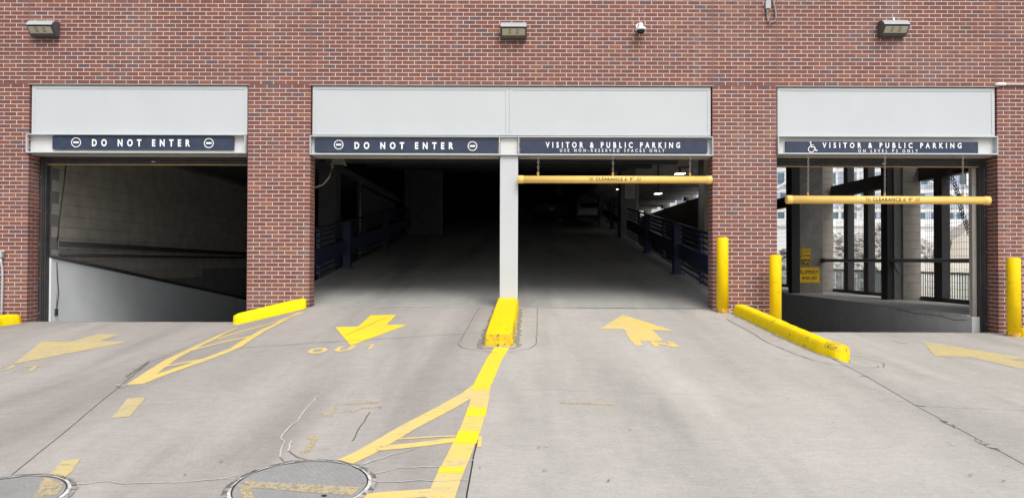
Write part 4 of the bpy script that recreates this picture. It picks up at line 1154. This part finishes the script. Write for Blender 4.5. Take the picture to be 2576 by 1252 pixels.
def bollard(dx, dytop, base_xy, r, label):
    x, y = base_xy; g = gz(x, y)
    top = atY(dx, dytop, y).z
    p = thing('bollard', label, 'bollard', (x, y, g), 'yellow bollards at the brick piers')
    h = top - g
    bm = bmesh.new(); lathe(bm, [(r, 0.06), (r, h - 0.006), (r - 0.004, h)], 28)
    lo = lathe; obj('post', bm, M['boll'], p)
    bm = bmesh.new(); lathe(bm, [(r - 0.006, h - 0.001), (r * 0.9, h + 0.006), (r * 0.4, h + 0.014), (0.01, h + 0.016)], 28); obj('cap', bm, M['boll'], p)
    bm = bmesh.new(); lathe(bm, [(r + 0.004, -0.12), (r + 0.004, 0.035), (r + 0.001, 0.062)], 28); obj('rusted_foot', bm, M['rust'], p)
q = ghit(1817, 785)
bollard(1817, 599, (q.x, min(q.y, 12.6)), 0.094, 'yellow bollard between the IN lane clearance bar and the long yellow kerb')
bollard(1950, 643, (atY(1950, 700, 12.5).x, 12.5), 0.094, 'yellow bollard at the pillar corner standing beyond the long yellow kerb')
q = ghit(2550, 845)
bollard(2550, 650, (q.x, q.y), 0.101, 'yellow bollard at the right brick pier beside the dark door track')

# ---- manhole covers
def manhole(dx, dy, r, label, stripe):
    c = ghit(dx, dy)
    e = 0.2
    nx_ = Vector((2*e, 0, gz(c.x + e, c.y) - gz(c.x - e, c.y))); ny_ = Vector((0, 2*e, gz(c.x, c.y + e) - gz(c.x, c.y - e)))
    n = nx_.cross(ny_).normalized()
    p = thing('manhole_cover', label, 'manhole cover', c + n * 0.004)
    p.rotation_euler = n.to_track_quat('Z', 'Y').to_euler()
    bm = bmesh.new(); lathe(bm, [(r - 0.006, -0.02), (r - 0.006, 0.004), (r - 0.012, 0.007)], 64)
    lid = obj('lid', bm, M['iron'], p)
    bm = bmesh.new()                                   # waffle ribs
    k = -r
    while k < r:
        h_ = math.sqrt(max(0, (r - 0.035) ** 2 - k * k))
        if h_ > 0.06:
            box(bm, k - 0.004, k + 0.004, -h_, h_, 0.005, 0.0095); box(bm, -h_, h_, k - 0.004, k + 0.004, 0.005, 0.0092)
        k += 0.036
    o = obj('tread_ribs', bm, M['iron'], lid); o.rotation_euler = (0, 0, R(32)); o['kind'] = 'stuff'
    def ring(r0, r1, z, m, name, rag):
        bm = bmesh.new(); nn = 120
        A = []; B = []
        for q in range(nn):
            an = 2*math.pi*q/nn
            f0 = r0; f1 = r1 * (1 + rag * noise.noise((math.cos(an)*5, math.sin(an)*5, r)) + rag * 0.5 * noise.noise((math.cos(an)*17, math.sin(an)*17, r)))
            A.append(bm.verts.new((f0*math.cos(an), f0*math.sin(an), z))); B.append(bm.verts.new((f1*math.cos(an), f1*math.sin(an), z - 0.004)))
        for q in range(nn): bm.faces.new((A[q], B[q], B[(q+1) % nn], A[(q+1) % nn]))
        obj(name, bm, m, p)
    ring(r - 0.006, r + 0.003, 0.0065, M['joint'], 'gap', 0.004)
    ring(r + 0.003, r + 0.022, 0.0085, M['chalk'], 'frame_ring', 0.04)
    ring(r + 0.026, r + 0.055, 0.0068, M['spall'], 'mortar_collar', 0.05)
    bm = bmesh.new(); lathe(bm, [(0.018, 0.008), (0.018, 0.0105)], 12, (r * 0.45, -r * 0.42)); obj('pick_hole', bm, M['signblack'], lid)
    if stripe:
        def st(P, m=M['ghost']):
            bm = bmesh.new(); bm.faces.new([bm.verts.new((a * r, b * r, 0.0112)) for a, b in P])
            obj('paint_stripe', bm, m, lid)
        if stripe == 1:
            st([(-0.93, 0.14), (0.93, -0.12), (0.86, -0.42), (-0.75, -0.12)]); st([(-0.96, -0.0), (-0.73, -0.10), (-0.42, -0.80), (-0.62, -0.70)])
        else: st([(0.2, 0.9), (0.75, 0.6), (0.93, 0.1), (0.6, -0.1)])
    return p
manhole(757, 1222, 0.445, 'large round manhole cover crossed by a faded yellow stripe', 1)
manhole(8, 1252, 0.36, 'manhole cover with broken collar beside the faded yellow dash', 2)

# ================================================================== INSIDE THE GARAGE
def guard(side, name_label, xf, Y0, Y1, posts, lightposts):
    """blue ramp railing: deep beam, rails above and below, wide posts"""
    p = thing('ramp_railing', name_label, 'railing', (xf(Y0), Y0, rz_mid(Y0)))
    o0 = Vector((xf(Y0), Y0, rz_mid(Y0)))
    def bar(name, za, zb, th, m):
        bm = bmesh.new(); prev = None
        ys = [lerp(Y0, Y1, k / 6) for k in range(7)]
        for Y in ys:
            x = xf(Y); z = rz_mid(Y)
            r = [bm.verts.new(Vector(c) - o0) for c in ((x - th/2, Y, z + za), (x + th/2, Y, z + za), (x + th/2, Y, z + zb), (x - th/2, Y, z + zb))]
            if prev:
                for i in range(4): bm.faces.new((prev[i], prev[(i+1) % 4], r[(i+1) % 4], r[i]))
            else: bm.faces.new(r[::-1])
            prev = r
        bm.faces.new(prev); bmesh.ops.recalc_face_normals(bm, faces=bm.faces[:])
        obj(name, bm, m, p)
    bar('beam', 0.36, 0.70, 0.10, M['railblue'])
    for za in (0.12, 0.24): bar('rail', za, za + 0.03, 0.04, M['railblue'])
    for za in (0.80, 0.91, 1.02): bar('rail', za, za + 0.03, 0.04, M['railblue'])
    bar('top_rail', 1.11, 1.16, 0.07, M['railblue'])
    for Y in posts:
        q = Vector((xf(Y) - side * 0.075, Y, rz_mid(Y))) - o0
        obj('post', boxm(q.x - 0.09, q.x + 0.09, q.y - 0.12, q.y + 0.12, q.z - 0.02, q.z + 1.14, 0.006, 1), M['railblue'], p)
        obj('base_plate', boxm(q.x - 0.15, q.x + 0.15, q.y - 0.18, q.y + 0.18, q.z - 0.03, q.z + 0.02), M['railblue'], p)
    for Y in lightposts:
        q = Vector((xf(Y), Y, rz_mid(Y))) - o0
        obj('baluster', boxm(q.x - 0.04, q.x + 0.04, q.y - 0.05, q.y + 0.05, q.z + 0.1, q.z + 1.11), M['railblue'], p)
guard(1, 'navy blue ramp railing climbing beside the lit lower bay', lambda Y: 3.62 + 0.046 * (Y - 11.5), 13.35, 29.5, (17.9, 23.3), (15.4, 20.4, 26))
guard(1, 'upper navy blue ramp railing beyond the column with the notice', lambda Y: 3.62 + 0.046 * (Y - 11.5), 30.6, 42.0, (35.8,), (33, 39))
guard(-1, 'navy blue ramp railing on the OUT side of the climbing ramp', lambda Y: -4.12, 13.35, 30.8, (18.9, 24.5), (16.4, 21.5))

def car(label, paint, loc, rz, tall):
    p = thing('parked_car', label, 'car', loc, rz=rz)
    L, W, Hc = 4.6, 1.82, tall
    prof = [(-L/2, 0.35), (-L/2, 0.95), (-L/2 + 0.12, 1.02), (-L/2 + 0.45, Hc - 0.06), (-L/2 + 0.75, Hc), (L/2 - 2.1, Hc), (L/2 - 1.35, 1.08), (L/2 - 0.2, 0.92), (L/2, 0.72), (L/2, 0.35), (L/2 - 0.3, 0.28), (-L/2 + 0.2, 0.28)]
    bm = bmesh.new(); prism(bm, prof, -W/2, W/2)
    for v in bm.verts:
        if v.co.z > 1.05: v.co.x *= 0.86
    bmesh.ops.bevel(bm, geom=bm.edges[:], offset=0.05, segments=2, affect='EDGES')
    body = obj('body', bm, paint, p)
    def plate(name, pts, m, par=p):
        bm = bmesh.new(); bm.faces.new([bm.verts.new(q) for q in pts]); bmesh.ops.solidify(bm, geom=bm.faces[:], thickness=0.012); return obj(name, bm, m, par)
    y0 = -L/2
    plate('rear_window', [(-0.66, y0 + 0.14, 1.08), (0.66, y0 + 0.14, 1.08), (0.60, y0 + 0.41, Hc - 0.12), (-0.60, y0 + 0.41, Hc - 0.12)], M['black'])
    for s in (-1, 1):
        plate('side_window', [(s * 0.88, y0 + 0.5, 1.1), (s * 0.88, L/2 - 1.45, 1.1), (s * 0.80, L/2 - 2.05, Hc - 0.1), (s * 0.80, y0 + 0.72, Hc - 0.1)], M['black'])
        obj('tail_light', boxm(s * 0.86 - 0.06, s * 0.86 + 0.06, y0 - 0.015, y0 + 0.1, 0.72, 0.98, 0.02), M['tail'], p)
        for wy in (-1.42, 1.42):
            bm = bmesh.new(); tube(bm, [(s * 0.70, wy, 0.34), (s * 0.92, wy, 0.34)], 0.34, 20); t_ = obj('wheel', bm, M['tyre'], p)
            bm = bmesh.new(); tube(bm, [(s * 0.915, wy, 0.34), (s * 0.93, wy, 0.34)], 0.21, 16); obj('rim', bm, M['rim'], t_)
        obj('mirror', boxm(s * 0.93, s * 1.08, L/2 - 1.75, L/2 - 1.6, 1.02, 1.18, 0.03), paint, p)
    obj('number_plate', boxm(-0.16, 0.16, y0 - 0.02, y0 + 0.0, 0.66, 0.82), M['paper'], p)
    obj('bumper', boxm(-0.88, 0.88, y0 - 0.06, y0 + 0.12, 0.36, 0.60, 0.04), M['steel'], p)
    return p
top = rz_mid(50)
car('dark car parked at the top of the climbing ramp', M['carpaint'], (2.25, 46.3, top), R(0), 1.62)
car('pale car half hidden behind a column at the ramp top', M['carwhite'], (4.55, 49.5, top), R(8), 1.5)
# notice on column, entry signs on pier
c = atY(1584, 481, 29.69)
p = thing('notice', 'white printed notice on the concrete column', 'notice', (c.x, 29.69, c.z))
obj('board', boxm(-0.185, 0.185, -0.012, 0, -0.28, 0.28), M['paper'], p)
bm = bmesh.new()
for k in range(11): box(bm, -0.15 + 0.02 * (k % 3), 0.15 - 0.03 * (k % 2), -0.015, -0.0125, 0.21 - k * 0.043, 0.226 - k * 0.043)
o = obj('print_lines', bm, M['print'], p); o['kind'] = 'stuff'
PY = 22.295
def yellow_sign(dx0, dx1, dy0, dy1, label, name):
    a, b = atY(dx0, dy1, PY), atY(dx1, dy0, PY)
    p = thing(name, label, 'sign', ((a.x + b.x) / 2, PY, a.z))
    w2, h = (b.x - a.x) / 2, b.z - a.z
    def rr(w2, h0, h1, r, y, m, nm, par):
        bm = bmesh.new(); V = []
        for cx_, cz_, a0 in ((w2 - r, h1 - r, 0), (-w2 + r, h1 - r, 90), (-w2 + r, h0 + r, 180), (w2 - r, h0 + r, 270)):
            for k in range(5): V.append((cx_ + r * math.cos(R(a0 + k * 22.5)), cz_ + r * math.sin(R(a0 + k * 22.5))))
        A = [bm.verts.new((x, y, z)) for x, z in V]; B = [bm.verts.new((x, y + 0.003, z)) for x, z in V]
        bm.faces.new(A); bm.faces.new(B[::-1])
        for k in range(len(A)): bm.faces.new((A[k], B[k], B[(k+1) % len(A)], A[(k+1) % len(A)]))
        bmesh.ops.recalc_face_normals(bm, faces=bm.faces[:])
        return obj(nm, bm, m, par)
    rr(w2, 0, h, 0.035, -0.004, M['signyellow'], 'plate', p)
    rr(w2 - 0.012, 0.012, h - 0.012, 0.03, -0.008, M['signblack'], 'border', p)
    rr(w2 - 0.024, 0.024, h - 0.024, 0.025, -0.012, M['signyellow'], 'face', p)
    return p, w2, h
def stext(p, body, x0, x1, z0, z1, m='signblack', bold=0.02, sp=1.0, y=-0.0145):
    obj('lettering', text_fit(body, x0, x1, z0, z1, y, sp, bold), M[m], p)
p, w2, h = yellow_sign(2012, 2039, 624.5, 666, 'yellow SLOW DOWN 5 MPH sign on the concrete pier', 'warning_sign')
stext(p, 'SLOW', -w2 * 0.78, w2 * 0.78, h * 0.72, h * 0.91); stext(p, 'DOWN', -w2 * 0.8, w2 * 0.8, h * 0.46, h * 0.65)
obj('black_band', boxm(-w2 + 0.02, w2 - 0.02, -0.0142, -0.0125, 0.02, h * 0.37), M['signblack'], p)
stext(p, 'SPEED LIMIT', -w2 * 0.8, w2 * 0.8, h * 0.27, h * 0.335, 'signyellow', 0.01, 1.0, -0.0165); stext(p, '5 MPH', -w2 * 0.78, w2 * 0.78, h * 0.07, h * 0.23, 'signyellow', 0.02, 1.1, -0.0165)
p, w2, h = yellow_sign(2007.5, 2062, 671, 712, 'yellow SLIPPERY WHEN WET sign on the concrete pier', 'warning_sign')
stext(p, 'SLIPPERY', -w2 * 0.86, w2 * 0.86, h * 0.56, h * 0.80, sp=1.1); stext(p, 'WHEN WET', -w2 * 0.70, w2 * 0.74, h * 0.22, h * 0.40, sp=1.15)
# lit fixtures in the lower bay
for dx, dy, lab in ((1710, 437, 'lit tube light under the ceiling nearest the clearance bar chain'), (1655, 487, 'lit tube light under the ceiling beyond the concrete column'), (1557, 476, 'lit tube light behind the column with the notice')):
    Y = {437: 19.0, 487: 24.6, 476: 34.0}[dy]
    c = atY(dx, dy, Y)
    p = thing('ceiling_light', lab, 'ceiling light', c, 'lit tube lights in the lower bay')
    obj('housing', boxm(-0.12, 0.12, -0.16, 0.16, 0.0, 0.02, 0.005), M['whiteplastic'], p)
    obj('tube', boxm(-0.105, 0.105, -0.13, 0.13, -0.012, -0.001, 0.004), M['tube'], p)
    obj('hanger', boxm(-0.02, 0.02, -0.02, 0.02, 0.0205, 5.6 - c.z), M['steel'], p)
# floodlights hung behind the channels
for dx, dy, lab in ((851, 406, 'flood light hung behind the middle DO NOT ENTER sign'), (1719, 411, 'flood light hung behind the non-reserved parking sign')):
    c = atY(dx, dy, 14.0)
    p = thing('flood_light', lab, 'flood light', c, 'flood lights inside the middle entrance')
    bm = bmesh.new()
    A = [bm.verts.new(q) for q in ((-0.08, -0.03, 0.06), (0.08, -0.03, 0.06), (0.08, 0.08, 0.06), (-0.08, 0.08, 0.06))]
    B = [bm.verts.new(q) for q in ((-0.13, -0.10, -0.07), (0.13, -0.10, -0.07), (0.13, 0.12, -0.07), (-0.13, 0.12, -0.07))]
    for k in range(4): bm.faces.new((A[k], A[(k+1) % 4], B[(k+1) % 4], B[k]))
    bm.faces.new(A[::-1]); bm.faces.new(B)
    bmesh.ops.recalc_face_normals(bm, faces=bm.faces[:])
    obj('housing', bm, M['cmu_pale'], p)
    obj('yoke', boxm(-0.015, 0.015, 0.0, 0.03, 0.06, 0.45), M['steel'], p)
    obj('glass', boxm(-0.11, 0.11, -0.08, 0.10, -0.078, -0.071), M['black'], p)
bm = bmesh.new(); tube(bm, [atY(838, 398, 14.0), atY(836, 420, 14), atY(828, 446, 14), atY(812, 464, 14), atY(795, 471, 14), atY(770, 468, 14)], 0.018, 8)
tag(obj('hanging_cable', bm, M['flex']), 'loose dark cable sagging behind the brick pillar beside the flood light', 'cable')
bm = bmesh.new(); tube(bm, [(-4.45, 22.5, 3.88), (-4.45, 22.5, 1.7)], 0.025, 6); tag(obj('wall_conduit', bm, M['galv']), 'thin vertical conduit in the dark behind the OUT lane railing', 'conduit')

# ================================================================== BEYOND THE SCREENS
def fence(x, Y0, Y1, z0, z1):
    p = thing('picket_fence', 'teal steel picket fence outside the mesh screens', 'fence', (x, Y0, z0))
    h = z1 - z0
    obj('top_rail', boxm(-0.03, 0.03, 0, Y1 - Y0, h - 0.09, h - 0.03, 0.004, 1), M['teal'], p)
    obj('bottom_rail', boxm(-0.03, 0.03, 0, Y1 - Y0, 0.08, 0.13, 0.004, 1), M['teal'], p)
    me = bpy.data.meshes.new('picket'); b_ = bmesh.new(); box(b_, -0.009, 0.009, -0.011, 0.011, 0.04, h); b_.to_mesh(me); b_.free(); me.materials.append(M['teal'])
    Y = 0.1
    while Y < Y1 - Y0:
        o = bpy.data.objects.new('picket', me); COL.objects.link(o); o.parent = p; o.location = (0, Y, 0); Y += 0.125
    for Y in (1.4, 4.9, 9.2, 14.5):
        obj('post', boxm(-0.11, 0.11, Y - 0.16, Y + 0.16, -0.1, h + 0.02, 0.01), M['teal'], p)
fence(12.2, 18.6, 36, 0.12, 1.33)
# rubble
def rubble(cx, cy, rx, ry, hh, n, seed, label):
    rn = random.Random(seed); bm = bmesh.new()
    core = bmesh.ops.create_icosphere(bm, subdivisions=3, radius=1.0)
    for v in core['verts']:
        k = 1 + 0.25 * noise.noise(v.co * 2.3 + Vector((seed, 0, 0)))
        v.co = Vector((cx + v.co.x * rx * k, cy + v.co.y * ry * k, 0.0 + max(-0.3, v.co.z * hh * k * 0.92)))
    for i in range(n):
        a = rn.uniform(0, 6.283); q = math.sqrt(rn.random())
        x, y = math.cos(a) * q, math.sin(a) * q
        z = hh * math.sqrt(max(0.02, 1 - q * q)) 
        s = rn.uniform(0.07, 0.26)
        g = bmesh.ops.create_icosphere(bm, subdivisions=1, radius=s, matrix=Matrix.Translation((cx + x * rx, cy + y * ry, 0.1 + z * rn.uniform(0.8, 1.05))) @ Matrix.Rotation(rn.uniform(0, 6), 4, 'X') @ Matrix.Diagonal((1, rn.uniform(0.5, 1.2), rn.uniform(0.4, 0.9), 1)))
        for v in g['verts']: v.co += Vector((rn.uniform(-1, 1), rn.uniform(-1, 1), rn.uniform(-1, 1))) * s * 0.22
    o = obj('rubble_pile', bm, M['rubble']); o['kind'] = 'stuff'; o['label'] = label
rubble(18.6, 44, 4.2, 3.6, 3.0, 700, 1, 'heap of broken concrete on the site')
rubble(22.6, 46, 3.0, 3.0, 3.6, 600, 2, 'taller heap of broken concrete by the mullions')
rubble(19.6, 37.5, 2.6, 2.0, 2.3, 500, 5, 'heap of broken concrete beside the tan wall')
# tan retaining wall with a raking top
bm = bmesh.new()
A = [(16.2, 29.0, 0.05), (26, 29.0, 0.05), (26, 29.0, 5.4), (18.6, 29.0, 3.75), (16.6, 29.0, 2.4)]
va = [bm.verts.new(q) for q in A]; vb = [bm.verts.new((q[0], q[1] + 1.2, q[2])) for q in A]
bm.faces.new(va); bm.faces.new(vb[::-1])
for k in range(5): bm.faces.new((va[k], vb[k], vb[(k+1) % 5], va[(k+1) % 5]))
bmesh.ops.recalc_face_normals(bm, faces=bm.faces[:])
rw = thing('retaining_wall', 'tan concrete wall with raking top outside the screens', 'wall', (0, 0, 0))
obj('wall', bm, M['tan'], rw)
bm = bmesh.new(); prism(bm, [(28.99, 0.1), (27.6, 0.1), (27.6, 0.75), (28.99, 1.55)], 13.6, 26); obj('footing', bm, M['tan'], rw)
# pale low building with a dark window
lb = thing('site_building', 'low white building with a dark window and parapet', 'building', (37, 62, 0.12))
obj('wall', boxm(-16, 14, 0, 10, 0, 4.3), M['panelwhite'], lb)
obj('parapet', boxm(-16.2, 14.2, -0.2, 10.2, 4.301, 4.9), M['panelwhite'], lb)
for x in (-12, -8.5, -3, -2, 2.5, 6):
    wn = obj('window', boxm(x, x + 1.6, -0.06, 0.05, 2.0, 3.4), M['black'], lb)
    obj('frame', boxm(x + 0.76, x + 0.84, -0.09, -0.061, 2.0, 3.4), M['steel'], wn)
# white steel frame of the building under construction
sf = thing('steel_frame', 'white steel frame with diagonal braces before the glazed tower', 'steel frame', (40, 80, 0.12))
for x in (-16, -10, -4, 2, 8):
    obj('post', boxm(x - 0.2, x + 0.2, -0.2, 0.2, 0, 11.0), M['panelwhite'], sf)
for z in (6.6, 8.6, 10.8): obj('beam', boxm(-17, 9, -0.15, 0.15, z, z + 0.35), M['panelwhite'], sf)
for x, s in ((-16, 1), (-10, -1), (-4, 1), (2, -1)):
    bm = bmesh.new(); tube(bm, [(x + (0 if s > 0 else 6), -0.3, 7), (x + (6 if s > 0 else 0), -0.3, 10.6)], 0.14, 6); obj('brace', bm, M['panelwhite'], sf)
# blue-grey tower
tw = thing('tower_block', 'blue grey tower block with rows of tall windows', 'building', (66, 150, 0.12))
obj('wall', boxm(-30, 32, 0, 18, 0, 38), M['panelgrey'], tw)
wme = bpy.data.meshes.new('window'); b_ = bmesh.new(); box(b_, -0.62, 0.62, -0.04, 0.05, 0, 2.1); b_.to_mesh(wme); b_.free(); wme.materials.append(M['glass'])
fme = bpy.data.meshes.new('window_frame'); b_ = bmesh.new(); box(b_, 0.62, 1.05, -0.22, 0.05, -0.25, 2.4); b_.to_mesh(fme); b_.free(); fme.materials.append(M['panelwhite'])
for fl_i in range(9):
    for k in range(24):
        x = -28.5 + k * 2.5 + (0.5 if (fl_i + k) % 3 == 0 else 0)
        o = bpy.data.objects.new('window', wme); COL.objects.link(o); o.parent = tw; o.location = (x, 0, 3.0 + fl_i * 3.4)
        if k % 2 == 0:
            q = bpy.data.objects.new('window_frame', fme); COL.objects.link(q); q.parent = o
for x in (-21, -6, 9, 24): obj('white_fin', boxm(x - 0.35, x + 0.35, -0.35, -0.001, 4, 38), M['panelwhite'], tw)
